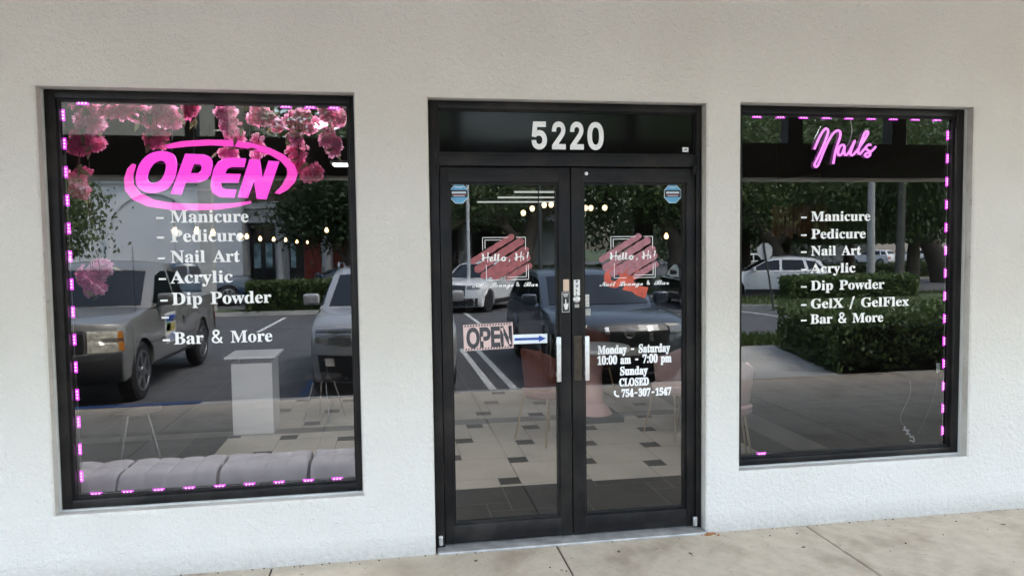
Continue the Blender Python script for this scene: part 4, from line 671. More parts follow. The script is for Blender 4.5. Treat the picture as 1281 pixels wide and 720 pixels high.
s.build('push_sign_print', 'signwhite', dL)
s = MB(); s.rbox(1.030,1.066,.0665,.0698,1.392+.028,1.512,.001); s.build('pull_sign', 'signwhite', dR)
text('pull_sign_print', [(c,'i',1.0415,1.494-.0245*k,.028,None) for k,c in enumerate('PULL')], .0658, 'signblk', dR, .0012)
s = MB(); s.rbox(1.035,1.061,.0665,.0698,1.352,1.372,.001); s.build('lock_label', 'paper2', dR)
s = MB(); s.rbox(1.094,1.130,.0995,.1025,1.352,1.424,.001); s.build('permit_label', 'paper', dR)
s = MB()
for i in range(2):
    for j in range(3): s.box(1.099+i*.016,1.109+i*.016,.0988,.0995,1.360+j*.021,1.367+j*.021)
s.build('permit_label_print', 'paper2', dR)
s = MB(); s.rbox(1.093,1.138,.0995,.1025,1.300,1.342,.001); s.build('lower_label', 'paper2', dR)
s = MB()
for k in range(3): s.box(1.098,1.133-.006*k,.0988,.0995,1.31+k*.009,1.3125+k*.009)
s.build('lower_label_print', 'paper', dR)
# alarm company octagons
M['octblue'] = mat('sticker_blue', (.12,.36,.58), .4); M['octpale'] = mat('sticker_pale', (.55,.68,.76), .4); M['octred'] = mat('sticker_red', (.4,.06,.06), .5)
for d, cx, cz in ((dL, .382, 2.004), (dR, 1.640, 2.004)):
    def oc(r, fl=1): return [(cx+r*math.cos(math.pi/8+k*math.pi/4), cz+r*1.04*math.sin(math.pi/8+k*math.pi/4)) for k in range(8)]
    s = MB(); s.k = 1; s.poly(oc(.056), .1022, .1036); s.k = 0; s.poly(oc(.052), .1016, .1023); s.k = 2; s.box(cx-.049, cx+.049, .1010, .1016, cz-.019, cz+.021)
    s.k = 1; s.box(cx-.040, cx+.040, .1004, .1010, cz+.002, cz+.012); s.k = 3; s.box(cx-.040, cx+.040, .1004, .1010, cz-.006, cz-.002); s.k = 1; s.box(cx-.032, cx+.032, .1004, .1010, cz-.014, cz-.010)
    s.box(cx-.022, cx+.022, .1010, .1017, cz+.034, cz+.040)
    s.build('alarm_sticker', ['octblue','octpale','signblk','octred'], d)
# hours
TD = .1025
hs_ = .051/.497
for row in [('Monday - Saturday','s',1.180,1.074,hs_,.442),('10:00 am - 7:00 pm','s',1.176,1.012,hs_,.456),('Sunday','s',1.313,.945,hs_,.170),('CLOSED','s',1.309,.880,hs_*.92,.183),('754-307-1547','s',1.322,.815,hs_*.90,.309)]:
    text('opening_hours', [row], TD-.0015, 'vinyl', dR, .0022)
p = MB(); ph = smoothpath([(1.283,TD,.852),(1.281,TD,.838),(1.287,TD,.826),(1.298,TD,.820),(1.308,TD,.821)], 4); p.tube(ph, [.005+.0012*abs(math.cos(math.pi*i/(len(ph)-1))) for i in range(len(ph))], 6)
p.tube([(1.283,TD,.854),(1.284,TD,.845)], .0062, 6); p.tube([(1.300,TD,.819),(1.309,TD,.822)], .0062, 6)
for i,v in enumerate(p.v): p.v[i] = (v[0], TD-.0008+(v[1]-TD)*.1, v[2])
p.build('phone_symbol', 'vinyl', dR)

# ---- salon logo on each leaf: rose brush strokes, double square, brush lettering
M['rose'] = mat('rose_brush_vinyl', (.30, .085, .095), .55, var=.25, vscale=30)
M['pinkrose'] = mat('pale_rose_brush_vinyl', (.36, .15, .18), .55, var=.25, vscale=30)
def logo(d, ox, oz, k, brush, nail):
    def P(u, v): return (ox+(u-240)/445*.247*k, oz-(v-95)/460*.240)
    b = MB(); yb = .1030
    for i, ((u0,v0),(u1,v1),w) in enumerate([((140,352),(540,92),.0170),((185,440),(632,142),.0215),((255,510),(680,236),.0215),((360,530),(705,318),.0205),((500,540),(725,410),.0175)]):
        a, c = Vector(P(u0,v0)), Vector(P(u1,v1)); dd = (c-a).normalized(); n = Vector((-dd.y, dd.x)); pts = []
        K = 14
        for t in range(K+1): q = a.lerp(c, t/K); pts.append(q+n*w*(1+.10*math.sin(t*2.3+i)+(.05*rnd.uniform(-1,1))))
        for t in range(1,6): an = math.pi*t/6; pts.append(c+(n*math.cos(an)+dd*math.sin(an)*(.7+.4*rnd.random()))*w)
        for t in range(K+1): q = c.lerp(a, t/K); pts.append(q-n*w*(1+.10*math.sin(t*1.9+i*2)+(.05*rnd.uniform(-1,1))))
        for t in range(1,6): an = math.pi*t/6; pts.append(a-(n*math.cos(an)+dd*math.sin(an)*(.7+.4*rnd.random()))*w)
        b.poly([(p.x,p.y) for p in pts], yb-.0002*(i+1)-.0004, yb-.0002*i)
    b.build('logo_brush_strokes', brush, d)
    q = MB()
    def bar(u0,v0,u1,v1):
        (xa,za),(xb,zb) = P(u0,v0), P(u1,v1); h = .0017; q.box(min(xa,xb)-h, max(xa,xb)+h, yb-.0024, yb-.0018, min(za,zb)-h, max(za,zb)+h)
    bar(240,98,500,98); bar(590,98,684,98); bar(240,108,240,232); bar(684,108,684,232); bar(265,125,430,125); bar(265,135,265,215)
    bar(275,395,275,552); bar(275,558,400,558); bar(480,558,712,558); bar(712,400,712,548); bar(495,530,690,530); bar(690,410,690,520)
    q.build('logo_square', 'vinyl', d)
    t = MB()
    def st(pts, r0, r1=None):
        pp = [P(*p) for p in pts]; path = smoothpath([(x,0,z) for x,z in pp], 5) if len(pp) > 2 else [Vector((x,0,z)) for x,z in pp]
        n = len(path); rr = [r0+((r1 if r1 is not None else r0)-r0)*i/(n-1) for i in range(n)]
        v0 = len(t.v); t.tube(path, rr, 8)
        for i in range(v0, len(t.v)): x_,y_,z_ = t.v[i]; t.v[i] = (x_, yb-.0028+y_*.06, z_)
    T_, t_ = .0050, .0018
    st([(238,272),(246,310),(242,352)], T_, .0062); st([(296,258),(292,310),(290,366)], .0036, t_); st([(226,330),(262,318),(312,310)], .0030)
    st([(312,338),(336,328),(340,312),(326,312),(314,334),(322,356),(352,342)], .0030)
    st([(372,276),(366,310),(364,350)], T_); st([(364,350),(384,346),(402,280)], .0014); st([(404,276),(398,310),(394,350)], T_); st([(394,350),(415,346),(432,330)], t_)
    st([(452,312),(436,330),(448,350),(470,342),(468,318),(452,312)], .0042); st([(470,318),(490,316)], t_); st([(514,338),(518,350),(508,364)], .0038, .002)
    st([(584,268),(590,305),(584,352)], T_, .006); st([(640,254),(634,305),(632,362)], .0034, t_); st([(568,328),(604,314),(652,306)], .0030)
    st([(662,310),(658,348)], .0045); st([(664,284),(665,288)], .0042); st([(712,258),(704,300),(700,328)], .0050, .0026); st([(708,344),(708,349)], .0044)
    t.build('logo_lettering', 'vinyl', d)
    for row in nail: text('logo_subtitle', [row], yb-.003, 'vinyl', d, .0005)
logo(dL, .511, 1.760, 1.0, 'rose', [('Nail Lounge','c',.452,1.478,.058,.235),('&','i',.700,1.480,.046,None),('Bar','c',.742,1.478,.058,.088)])
logo(dR, 1.262, 1.758, 1.03, 'pinkrose', [('Nail Lounge','c',1.196,1.470,.060,.262),('&','i',1.478,1.474,.048,None),('Bar','c',1.522,1.472,.060,.098)])

# ================================================================== THINGS ON AND BEHIND THE GLASS
# taped OPEN placard (cut-out look: black letters on pale pink with hatched borders)
pl = thing('open_placard', 'pale pink placard with cut-out OPEN letters taped to the left door glass', 'sign', (.537,.0985,1.197))
M['plpink'] = mat('placard_pink', (.66,.49,.47), .7, var=.06, vscale=20); M['plblack'] = mat('placard_black', (.05,.03,.03), .7)
ring = [(-.1425,-.074),(.1425,-.074),(.1425,.074),(-.1425,.074)]; outl = [ring]
for ch, x, w in (('O',-.127,.078),('P',-.054,.068),('E',.010,.062),('N',.064,.076)):
    adv, cs = GL['i'+ch]; big = max(cs, key=lambda c: abs(area2(c))); s_ = 1 if area2(big) > 0 else -1
    for c in cs:
        q = [(x+p[0]/adv*w, -.055+p[1]*.204) for p in fatten(c, s_*.034)]
        outl.append(q[::-1] if s_ > 0 else q)
b = MB()
for t in filled(outl): b.quad([(p[0],0,p[1]) for p in t]); b.quad([(p[0],.0035,p[1]) for p in t][::-1])
for c in outl:
    for i in range(len(c)): (xa,za),(xb,zb) = c[i-1], c[i]; b.quad([(xa,0,za),(xb,0,zb),(xb,.0035,zb),(xa,.0035,za)])
b.build('board', 'plpink', pl)
h = MB()
for k in range(17):
    for z in (.061, -.071): x = -.137+k*.0160; h.quad([(x,-.0004,z),(x+.008,-.0004,z),(x+.013,-.0004,z+.010),(x+.005,-.0004,z+.010)])
h.build('hatching', 'plblack', pl)
pl.rotation_euler = (0, R(-1.6), 0)
ar = thing('arrow_sign', 'small white card with a blue arrow pointing right', 'sign', (.779,.099,1.176))
M['arwhite'] = mat('card_white', (.78,.84,.88), .5); M['arblue'] = mat('arrow_blue', (.012,.06,.34), .5)
b = MB(); b.rbox(-.100,.100,.0005,.003,-.027,.027,.001); b.build('card', 'arwhite', ar)
b = MB(); b.poly([(-.092,-.007),(.050,-.007),(.050,-.018),(.092,.0),(.050,.018),(.050,.007),(-.092,.007)], -.0006, .0004); b.build('arrow', 'arblue', ar)
# ---- neon-look OPEN sign hanging behind the left window
M['openpink'] = emit('open_sign_glow', (1.0, .075, .74), 1.25)
M['swpink'] = emit('swoosh_glow', (1.0, .075, .60), 1.2)
def oxz(u, v):
    # tracing grid of the sign, in its own plane: 1281x585 units = .855 x .39 m
    return (u-640)*.000772, -(v-292)*.000772
sg = thing('open_neon_sign', 'glowing pink OPEN sign in an oval swoosh hanging in the window', 'neon sign', (-.954, .23, 2.124))
def glyphs(name, outs, m_, y0=-.012, y1=.012):
    cs = []
    for pts, smooth in outs:
        q = [Vector(oxz(*p)) for p in pts]
        if smooth: q = [Vector(p) for p in smoothpath([(*p, 0) for p in [q[-1]]+q+[q[0], q[1]]], 5)][5:-6]; q = [Vector((p.x, p.y)) for p in q]
        cs.append([(p.x, p.y) for p in q])
    s0 = area2(cs[0]); cs = [c if (area2(c) > 0) == ((s0 > 0) if k == 0 else (s0 < 0)) else c[::-1] for k, c in enumerate(cs)]
    b = MB(); e = .004; sg_ = 1 if s0 > 0 else -1; inn = [fatten(c, -sg_*e) for c in cs]
    for t in filled(inn): b.quad([(p[0], y0, p[1]) for p in t]); b.quad([(p[0], y1, p[1]) for p in t][::-1])
    for A, B, ya, yb in ((inn, cs, y0, y0+e), (cs, cs, y0+e, y1-e), (cs, inn, y1-e, y1)):
        for ca, cb in zip(A, B):
            for i in range(len(ca)): b.quad([(ca[i-1][0],ya,ca[i-1][1]),(ca[i][0],ya,ca[i][1]),(cb[i][0],yb,cb[i][1]),(cb[i-1][0],yb,cb[i-1][1])])
    return b.build(name, m_, sg)
glyphs('letter_o', [([(335,140),(388,165),(403,230),(385,320),(340,392),(270,425),(195,425),(142,388),(132,320),(155,240),(205,175),(268,143)], 1), ([(310,206),(332,230),(326,280),(302,330),(265,358),(226,358),(207,330),(215,280),(245,230),(280,207)], 1)], 'openpink')
glyphs('letter_p', [([(462,155),(590,160),(622,172),(640,200),(640,240),(625,298),(595,336),(545,355),(455,356),(425,441),(357,435),(462,160)], 0), ([(515,225),(552,227),(568,238),(570,256),(560,280),(540,291),(490,290)], 0)], 'openpink')
glyphs('letter_e', [([(870,185),(780,180),(725,185),(680,210),(650,260),(632,330),(625,385),(637,430),(680,458),(780,463),(797,405),(720,402),(696,388),(693,356),(810,356),(830,295),(722,293),(738,258),(768,244),(855,245)], 0)], 'openpink')
glyphs('letter_n', [([(805,460),(895,190),(965,195),(978,330),(1025,200),(1097,205),(1000,475),(935,470),(920,340),(872,465)], 0)], 'openpink')
glyphs('upper_swoosh', [([(335,98),(390,80),(450,68),(600,56),(750,56),(900,72),(1040,110),(1140,160),(1203,230),(1222,290),(1202,350),(1150,405),(1092,437),(1060,430),(1112,375),(1148,310),(1150,255),(1110,205),(1040,160),(920,120),(780,100),(640,93),(480,103),(348,119)], 0)], 'swpink')
glyphs('lower_swoosh', [([(132,233),(112,228),(80,262),(56,330),(58,410),(105,475),(200,523),(330,545),(500,551),(680,545),(800,526),(895,501),(892,487),(780,500),(640,506),(480,505),(340,496),(235,473),(155,428),(112,370),(110,310)], 0)], 'swpink')
M['wire'] = mat('clear_wire', (.35,.35,.35), .4)
b = MB(); b.tube([(-.2,.0,.18),(-.2,.02,.655)], .0012, 5); b.tube([(.2,.0,.18),(.2,.02,.655)], .0012, 5); b.build('hanging_wire', 'wire', sg)
M['acryl'] = mat('black_backing', (.01,.01,.012), .3)
b = MB(); b.tube([(-.33,.03,.06),(.30,.03,.02)], .006, 6); b.tube([(-.33,.03,-.08),(.30,.03,-.10)], .006, 6); b.build('backing_bar', 'acryl', sg)

# ---- Nails script neon in the right window
M['neontube'] = emit('nails_neon_glow', (1.0, .28, .98), 1.5)
nn = thing('nails_neon_sign', 'pink script neon sign reading Nails hanging in the window', 'neon sign', (2.800, .20, 2.300))
def nxz(u, v): return (u-480)*.000592, .0, -(v-400)*.000556
strokes = [[(148,425),(175,360),(215,275),(262,205),(292,200),(303,235),(275,320),(230,430),(175,545),(152,590),(160,618),(182,615),(205,575),(255,450),(312,325),(365,245),(412,215),(442,232),(440,290),(410,380),(385,470),(366,585)],
 [(492,378),(455,378),(425,425),(420,472),(440,490),(470,465),(498,385),(490,440),(498,482),(530,475),(570,410),(612,325),(580,410),(562,470),(585,488),(625,450),(680,380),(730,305),(764,240),(750,218),(722,245),(690,330),(662,410),(652,455),(672,472),(705,440),(765,372),(800,372)],
 [(748,390),(745,415),(785,445),(790,485),(755,505),(725,480)], [(735,470),(790,452),(830,420),(856,388)]]
b = MB()
for s in strokes: b.tube(smoothpath([nxz(*p) for p in s], 5), .0072, 8)
b.build('neon_tube', 'neontube', nn, smooth=60)
M['acrylic'] = glassmat('clear_acrylic', .06, (.80,.72,.80), 0)
b = MB(); b.poly([nxz(*p)[::2] for p in [(100,430),(230,170),(310,160),(360,210),(470,200),(520,320),(610,290),(690,230),(760,180),(830,230),(830,330),(880,380),(830,480),(760,545),(690,520),(420,520),(390,610),(340,610),(290,545),(210,600),(170,660),(120,630)]], .012, .016)
b.build('acrylic_backing', 'acrylic', nn)
b = MB(); b.tube(smoothpath([nxz(525,385),nxz(550,330),nxz(578,220),nxz(565,120),nxz(555,50)], 5), .0022, 6); b.build('power_cord', mat('white_cord', (.7,.7,.68), .5), nn)
b = MB()
for u in (262, 805): b.lathe([(0,-.006),(.007,-.005),(.009,0),(.007,.004),(0,.005)], nxz(u,68), 10, 'y')
b.build('suction_cup', 'wire', nn)

# ---- LED strips round the window glass
M['led'] = emit('led_dot', (1.0, .38, .95), 4.0)
M['ledside'] = emit('led_module_glow', (.80, .06, .85), 2.2)
def ledstrip(label, runs, name='led_strip'):
    t = thing(name, label, 'light strip', (0, 0, 0), group='pink light strips round the windows')
    w = MB()
    for (p, q, n, ph) in runs:
        P, Q = Vector(p), Vector(q); d = (Q-P).normalized(); L = (Q-P).length
        pts = [P.lerp(Q, i/24)+Vector((rnd.uniform(-.002,.002),0,rnd.uniform(-.002,.002))) for i in range(25)]
        w.tube(pts, .0017, 5)
        sp = L/n
        for i in range(n):
            c = P+d*(sp*(i+ph)); 
            nrm = Vector((-d.z, 0, d.x))
            m = MB(); hl, hw = .030, .0075
            a, b2, c2, d2 = c+d*hl+nrm*hw, c-d*hl+nrm*hw, c-d*hl-nrm*hw, c+d*hl-nrm*hw
            bm = bmesh.new(); vs_ = [bm.verts.new((v.x, v.y-.001, v.z)) for v in (a,b2,c2,d2)]; f = bm.faces.new(vs_)
            r = bmesh.ops.extrude_face_region(bm, geom=[f])
            for g in r['geom']:
                if isinstance(g, bmesh.types.BMVert): g.co.y += .005
            bmesh.ops.recalc_face_normals(bm, faces=bm.faces[:]); m.add(bm)
            m.k = 1
            for j in (-1, 0, 1): cc = c+d*(.0165*j); m.lathe([(.0046,0),(.0046,-.0025),(.0028,-.0042),(0.0005,-.0046)], (cc.x, cc.y-.001, cc.z), 8, 'y')
            m.build('light_module', ['ledside','led'], t)
    w.build('strip_wire', 'wire', t)
    return t
ledstrip('pink light strip edging the window with the OPEN sign', [((-1.655,.128,2.46),(-1.643,.128,.425),14,.35),((-1.63,.128,.420),(-.222,.128,.423),9,.35),((-.24,.128,2.472),(-.62,.128,2.474),3,.4),((-1.64,.128,2.472),(-1.48,.128,2.473),1,.5)])
ledstrip('pink light strip edging the window with the Nails sign', [((3.470,.128,2.45),(3.473,.128,.43),14,.55),((3.46,.128,2.468),(2.10,.128,2.466),9,.45),((2.15,.128,.418),(2.30,.128,.416),1,.5)])
t = thing('strip_controller', 'small white plastic strip controller hanging beside the pink lights', 'controller', (3.435,.126,.90))
b = MB(); b.rbox(-.012,.012,0,.008,-.032,.032,.003); b.build('case', 'white', t)
b = MB(); b.tube(smoothpath([(-.0,.004,-.03),(-.03,.006,-.2),(-.13,.01,-.42)], 6), .0007, 5); b.build('cord', 'wire', t)
t = thing('cable_bundle', 'white crumpled cable bundle lying in the window corner', 'cable', (3.27,.17,.46))
b = MB(); r2 = random.Random(3)
p = [Vector((-.03,0,.06))]
for i in range(16): p.append(Vector((-.03+.06*i/16+r2.uniform(-.018,.018), r2.uniform(-.01,.01), .06-.11*i/16+r2.uniform(-.015,.015))))
b.tube(smoothpath(p, 4), .0042, 6); b.tube(smoothpath([(-.03,0,.06),(-.06,.01,.12),(.01,.01,.28),(.0,.01,.36)], 5), .0007, 5); b.build('cord', 'white', t, smooth=60)

# ---- artificial blossom sprays along the top of the left window
M['petal'] = leafmat('blossom_petal', (.85,.28,.50), (.95,.58,.74), .45)
M['petald'] = leafmat('deep_blossom_petal', (.80,.14,.34), (.90,.34,.54), .45)
M['bleaf'] = leafmat('blossom_leaf', (.12,.13,.06), (.24,.23,.12), .4)
M['twig'] = mat('twig', (.09,.06,.04), .8)
def rv(r, rn): 
    while True:
        v = Vector((rn.uniform(-1,1), rn.uniform(-1,1), rn.uniform(-1,1)))
        if .05 < v.length < 1: return v.normalized()*r
def petalball(mb, c, R0, rn, k=7):
    # k ruffled flower heads crowded loosely together; each a rosette of notched petals
    for i in range(k):
        d = rv(1, rn); d.y *= .5; ctr = c+d*R0*rn.uniform(.25,1.25); ax = (d*.7+Vector((0,-1,0))).normalized(); sc_ = rn.uniform(.75,1.15)
        u = ax.orthogonal().normalized(); w = ax.cross(u); ph = rn.uniform(0, 6.28)
        for ring, (n, rad, tilt) in enumerate(((7,.036,.05),(6,.028,.45),(5,.019,.85),(3,.010,1.2))):
            for j in range(n):
                a = ph+ring*.5+6.2832*j/n+rn.uniform(-.2,.2); rd = rad*sc_*rn.uniform(.8,1.25); tl = tilt+rn.uniform(-.2,.25)
                o = u*math.cos(a)+w*math.sin(a); s = u*-math.sin(a)+w*math.cos(a); tip = ctr+o*rd*math.cos(tl)+ax*rd*math.sin(tl); h = rd*.36
                mb.quad([ctr, tip+s*h-o*rd*.22, tip+s*h*.5+o*rd*.14, tip+ax*.004-o*rd*.10, tip-s*h*.5+o*rd*.14, tip-s*h-o*rd*.22])
SPR = [('blossom_spray', 'pale pink blossom spray in the upper corner nearest the strip lights', [(-1.64,2.457),(-1.60,2.40),(-1.565,2.485)], 0),
 ('blossom_spray', 'deep pink blossom spray hanging below the paler one in the corner', [(-1.625,2.321),(-1.645,2.28),(-1.578,2.290)], 1),
 ('blossom_spray', 'two pale flower heads hanging beside the deep pink corner spray', [(-1.629,2.378),(-1.562,2.388)], 0),
 ('blossom_spray', 'long pale pink blossom spray running along the window head', [(-1.474,2.48),(-1.40,2.482),(-1.345,2.475)], 0),
 ('blossom_spray', 'drooping pink blossom spray directly above the letter O swoosh', [(-1.302,2.43),(-1.223,2.47),(-1.165,2.425),(-1.24,2.455)], 0),
 ('blossom_spray', 'single deep pink flower bunch hanging by the tip of the swoosh', [(-1.262,2.338),(-1.245,2.315)], 1),
 ('blossom_spray', 'small dusky blossom bunch between two tall pale sprays', [(-1.083,2.477)], 1),
 ('blossom_spray', 'tall pink blossom spray reaching down to the oval swoosh', [(-.904,2.482),(-.883,2.41),(-.845,2.350),(-.876,2.256)], 0),
 ('blossom_spray', 'full pink blossom spray above the letter E', [(-.727,2.450),(-.650,2.425),(-.690,2.478),(-.721,2.270)], 0),
 ('blossom_spray', 'pink blossom spray above the letter N near the swoosh bend', [(-.548,2.433),(-.460,2.397),(-.474,2.470),(-.515,2.335)], 0),
 ('blossom_spray', 'deep pink blossoms trailing beside the right bend of the swoosh', [(-.493,2.241),(-.507,2.172),(-.435,2.135)], 1),
 ('blossom_spray', 'blossom spray in the window corner with flowers hanging low', [(-.348,2.325),(-.352,2.48),(-.285,2.46),(-.31,2.30)], 0),
 ('blossom_spray', 'pink blossom bunch hanging low in front of the pickup windscreen', [(-1.610,1.575),(-1.56,1.60),(-1.585,1.50)], 0),
 ('blossom_spray', 'faded blossom bunch low on the left edge under the corner sprays', [(-1.66,2.13),(-1.652,2.04)], 1)]
for nm, lab, cs, deep in SPR:
    rn = random.Random(int(abs(cs[0][0])*1000)); t = thing(nm, lab, 'flowers', (cs[0][0], .27, cs[0][1]), group='artificial blossoms in the window')
    b = MB()
    for (x, z) in cs: petalball(b, Vector((x-cs[0][0], rn.uniform(-.02,.05), z-cs[0][1])), .046 if len(cs) > 1 else .040, rn)
    b.build('blossoms', 'petald' if deep else 'petal', t)
    b = MB(); top = Vector((rn.uniform(-.03,.05), .03, 2.52-cs[0][1] if cs[0][1] > 1.8 else .62))
    for (x, z) in cs: e = Vector((x-cs[0][0], 0, z-cs[0][1])); b.tube(smoothpath([top, (top+e)/2+rv(.02, rn), e], 4), .0025, 5)
    b.build('stem', 'twig', t)
    b = MB()
    for k in range(9):
        x, z = rn.choice(cs); c = Vector((x-cs[0][0], 0, z-cs[0][1]))+rv(.06, rn); d = rv(1, rn); d.y *= .4; d.z -= .4; d.normalize(); s = d.orthogonal().normalized()*.014
        b.quad([c, c+d*.03+s, c+d*.068, c+d*.03-s])
    b.build('leaves', 'bleaf', t)

# ---- window seat with channel-tufted cushions
M['cush'] = mat('grey_velvet', (.47,.44,.47), .75, var=.08, vscale=14, bump=.1, bscale=200)
ws = thing('window_bench', 'low dark bench under the cushions of the left window', 'bench', (-.93,.47,0))
b = MB(); b.rbox(-.98,.95,-.20,.25,.02,.36,.01); b.build('bench_box', mat('bench_grey', (.12,.12,.125), .6), ws)
def cushion(x0, x1, lab, nch):
    t = MB(); N = 14*nch; D = 14; g = []
    for i in range(N+1):
        u = i/N; ch = abs(math.sin(math.pi*u*nch)); row = []
        for j in range(D+1):
            v = j/D; ed = min(1, 4.5*min(v, 1-v)); ed = math.sqrt(max(0, 1-(1-ed)**2))
            tuft = 1-.35*max(0, 1-abs(v-.5)*14)
            row.append((x0+(x1-x0)*u, .265+.40*v+.012*math.sin(u*9), .36+.115*ed*(.87+.13*ch**.5)*tuft))
        g.append(row)
    b0 = len(t.v)
    for row in g: t.v += row
    for i in range(N):
        for j in range(D): a = b0+i*(D+1)+j; t.f.append((a, a+D+1, a+D+2, a+1)); t.m.append(0)
    for i in (0, N):
        for j in range(D):
            p, q = g[i][j], g[i][j+1]; t.quad([(p[0],p[1],.36),(q[0],q[1],.36),q,p] if i == 0 else [(p[0],p[1],.36),p,q,(q[0],q[1],.36)])
    o = t.build('seat_cushion', 'cush', None, smooth=60)
    tag(o, lab, 'cushion', 'tufted cushions on the window seat'); return o
cushion(-1.86,-1.535,'grey tufted cushion in the corner by the strip lights, half hidden',2)
cushion(-1.520,-1.005,'wide grey tufted cushion second from the corner strip lights',4)
cushion(-.985,-.505,'wide grey tufted cushion below the Bar & More lettering',4)
cushion(-.485,-.01,'grey tufted cushion at the pier end of the window seat',4)

# ---- white stand, chairs, tables
M['gloss_white'] = mat('white_laminate', (.86,.88,.90), .45)
t = thing('display_stand', 'plain white display stand with a raised top on the tiled floor', 'stand', (-1.295,3.22,0))
b = MB(); b.rbox(-.182,.182,-.2,.2,0,.665,.006); b.build('body', 'gloss_white', t)
b = MB(); b.rbox(-.23,.23,-.25,.25,.715,.735,.004); b.build('top', 'gloss_white', t)
for x in (-.125,.13):
    b = MB(); b.tube([(x,-.15,.66),(x,-.15,.72)], .010, 8); b.build('post', 'alu', t)
def chair(label, loc, rz, fabric, leg, group='padded shell chairs in the salon'):
    t = thing('shell_chair', label, 'chair', loc, rz, group)
    b = MB(); N, K = 20, 10; g = []
    # curved shell back: wraps round from side to side
    for i in range(N+1):
        a = math.pi*(-.18+1.36*i/N); row = []
        for j in range(K+1):
            v = j/K; taper = .82+.18*v; hgt = .40+.43*v*(1-.22*abs(math.cos(a))**3)
            row.append((.235*taper*math.cos(a), .03+.225*taper*math.sin(a), hgt))
        g.append(row)
    for off in (0, -.03):
        for i in range(N):
            for j in range(K):
                q = [Vector(g[i][j]), Vector(g[i+1][j]), Vector(g[i+1][j+1]), Vector(g[i][j+1])]
                q = [Vector((p.x*(1+off*3), .03+(p.y-.03)*(1+off*3), p.z+off*.3)) for p in q]
                b.quad(q if off == 0 else q[::-1])
    for i in range(N):
        q = []
        for off, ii in ((0,i),(0,i+1),(-.03,i+1),(-.03,i)):
            p = Vector(g[ii][K]); q.append((p.x*(1+off*3), .03+(p.y-.03)*(1+off*3), p.z+off*.3))
        b.quad(q)
    b.build('backrest', fabric, t, smooth=50)
    b = MB(); b.lathe([(.0,.39),(.20,.39),(.225,.41),(.225,.455),(.20,.475),(0,.48)], (0,.02,0), 24); b.build('seat', fabric, t, smooth=40)
    for sx in (-1, 1):
        for sy in (-1, 1):
            b = MB(); b.tube([(.15*sx,.02+.14*sy,.40),(.21*sx,.02+.21*sy,0)], [.011,.007], 8); b.build('leg', leg, t, smooth=60)
    return t
M['velpink'] = mat('pink_velvet', (.85,.56,.53), .75, var=.08); M['velrust'] = mat('rust_velvet', (.17,.055,.04), .75, var=.1); M['veldark'] = mat('charcoal_velvet', (.035,.03,.03), .8); M['velgrey'] = mat('pink_grey_velvet', (.50,.36,.36), .75, var=.08)
M['gold'] = mat('brass_leg', (.62,.48,.30), .3, .9)
chair('pale pink shell chair just behind the pier edge of the right window', (2.56,1.38,0), R(160), 'velpink', 'gold')
chair('greyish pink shell chair at the hinge side of the right door leaf', (2.52,2.25,0), R(200), 'velgrey', 'gold')
chair('rust red shell chair behind the meeting stiles of the doors', (1.36,2.3,0), R(120), 'velrust', 'gold')
def stool(label, loc, rz):
    t = thing('stool', label, 'stool', loc, rz, 'steel legged stools in the salon')
    b = MB(); b.lathe([(.0,.40),(.17,.40),(.185,.415),(.18,.44),(.15,.45),(0,.452)], (0,0,0), 22); b.build('seat', 'veldark', t, smooth=40)
    for k in range(4): a = .785+1.5708*k; b = MB(); b.tube([(.10*math.cos(a),.10*math.sin(a),.40),(.21*math.cos(a),.21*math.sin(a),0)], [.009,.007], 8); b.build('leg', 'chrome', t, smooth=60)
stool('low stool with splayed steel legs at the far left of the salon', (-2.08,2.35,0), .4)
stool('low stool with splayed steel legs between the stand and the doors', (-.70,3.55,0), 1.1)
chair('rust red shell chair at the pedestal table', (2.12,3.65,0), R(20), 'velrust', 'gold')
t = thing('pedestal_table', 'pink pedestal table on a dark plinth inside the salon', 'table', (1.96,3.0,0))
b = MB(); b.box(-.24,.24,-.24,.24,0,.05); b.build('plinth', 'rubber', t)
b = MB(); b.lathe([(.19,.05),(.16,.10),(.10,.16),(.085,.4),(.10,.62),(.18,.68)], (0,0,0), 24); b.build('pedestal', 'velpink', t, smooth=40)
b = MB(); b.lathe([(.0,.68),(.36,.68),(.37,.70),(.36,.72),(0,.72)], (0,0,0), 32); b.build('tabletop', 'gloss_white', t, smooth=40)
# coral ribbon bow taped to the right door leaf
M['coral'] = mat('coral_ribbon', (.52,.09,.055), .6, var=.3, vscale=18)
t = thing('ribbon_bow', 'coral red ribbon bow taped just under the logo of the right door leaf', 'bow', (1.345,.1011,1.525)); t.scale = (1,.07,1)
def ribbon(path, w):
    b = MB(); p = smoothpath(path, 6); L = []
    for i, q in enumerate(p):
        d = (p[min(i+1,len(p)-1)]-p[max(i-1,0)]); n = Vector((-d.z, 0, d.x)); n.normalize(); ww = w[0]+(w[1]-w[0])*i/(len(p)-1); L.append((q+n*ww+Vector((0,.004*math.sin(i*1.3),0)), q-n*ww+Vector((0,.012+.004*math.cos(i),0))))
    for i in range(len(L)-1):
        b.quad([L[i][0], L[i+1][0], L[i+1][1], L[i][1]]); o = Vector((0,.002,0)); b.quad([L[i][1]+o, L[i+1][1]+o, L[i+1][0]+o, L[i][0]+o])
    return b
ribbon([(0,0,0),(-.045,.02,.045),(-.095,.03,.03),(-.10,.02,-.03),(-.05,.01,-.045),(0,0,0)], (.020,.020)).build('left_loop', 'coral', t, smooth=60)
ribbon([(0,0,0),(.05,.02,.05),(.075,.03,.02),(.05,.015,-.01),(0,0,0)], (.018,.014)).build('right_loop', 'coral', t, smooth=60)
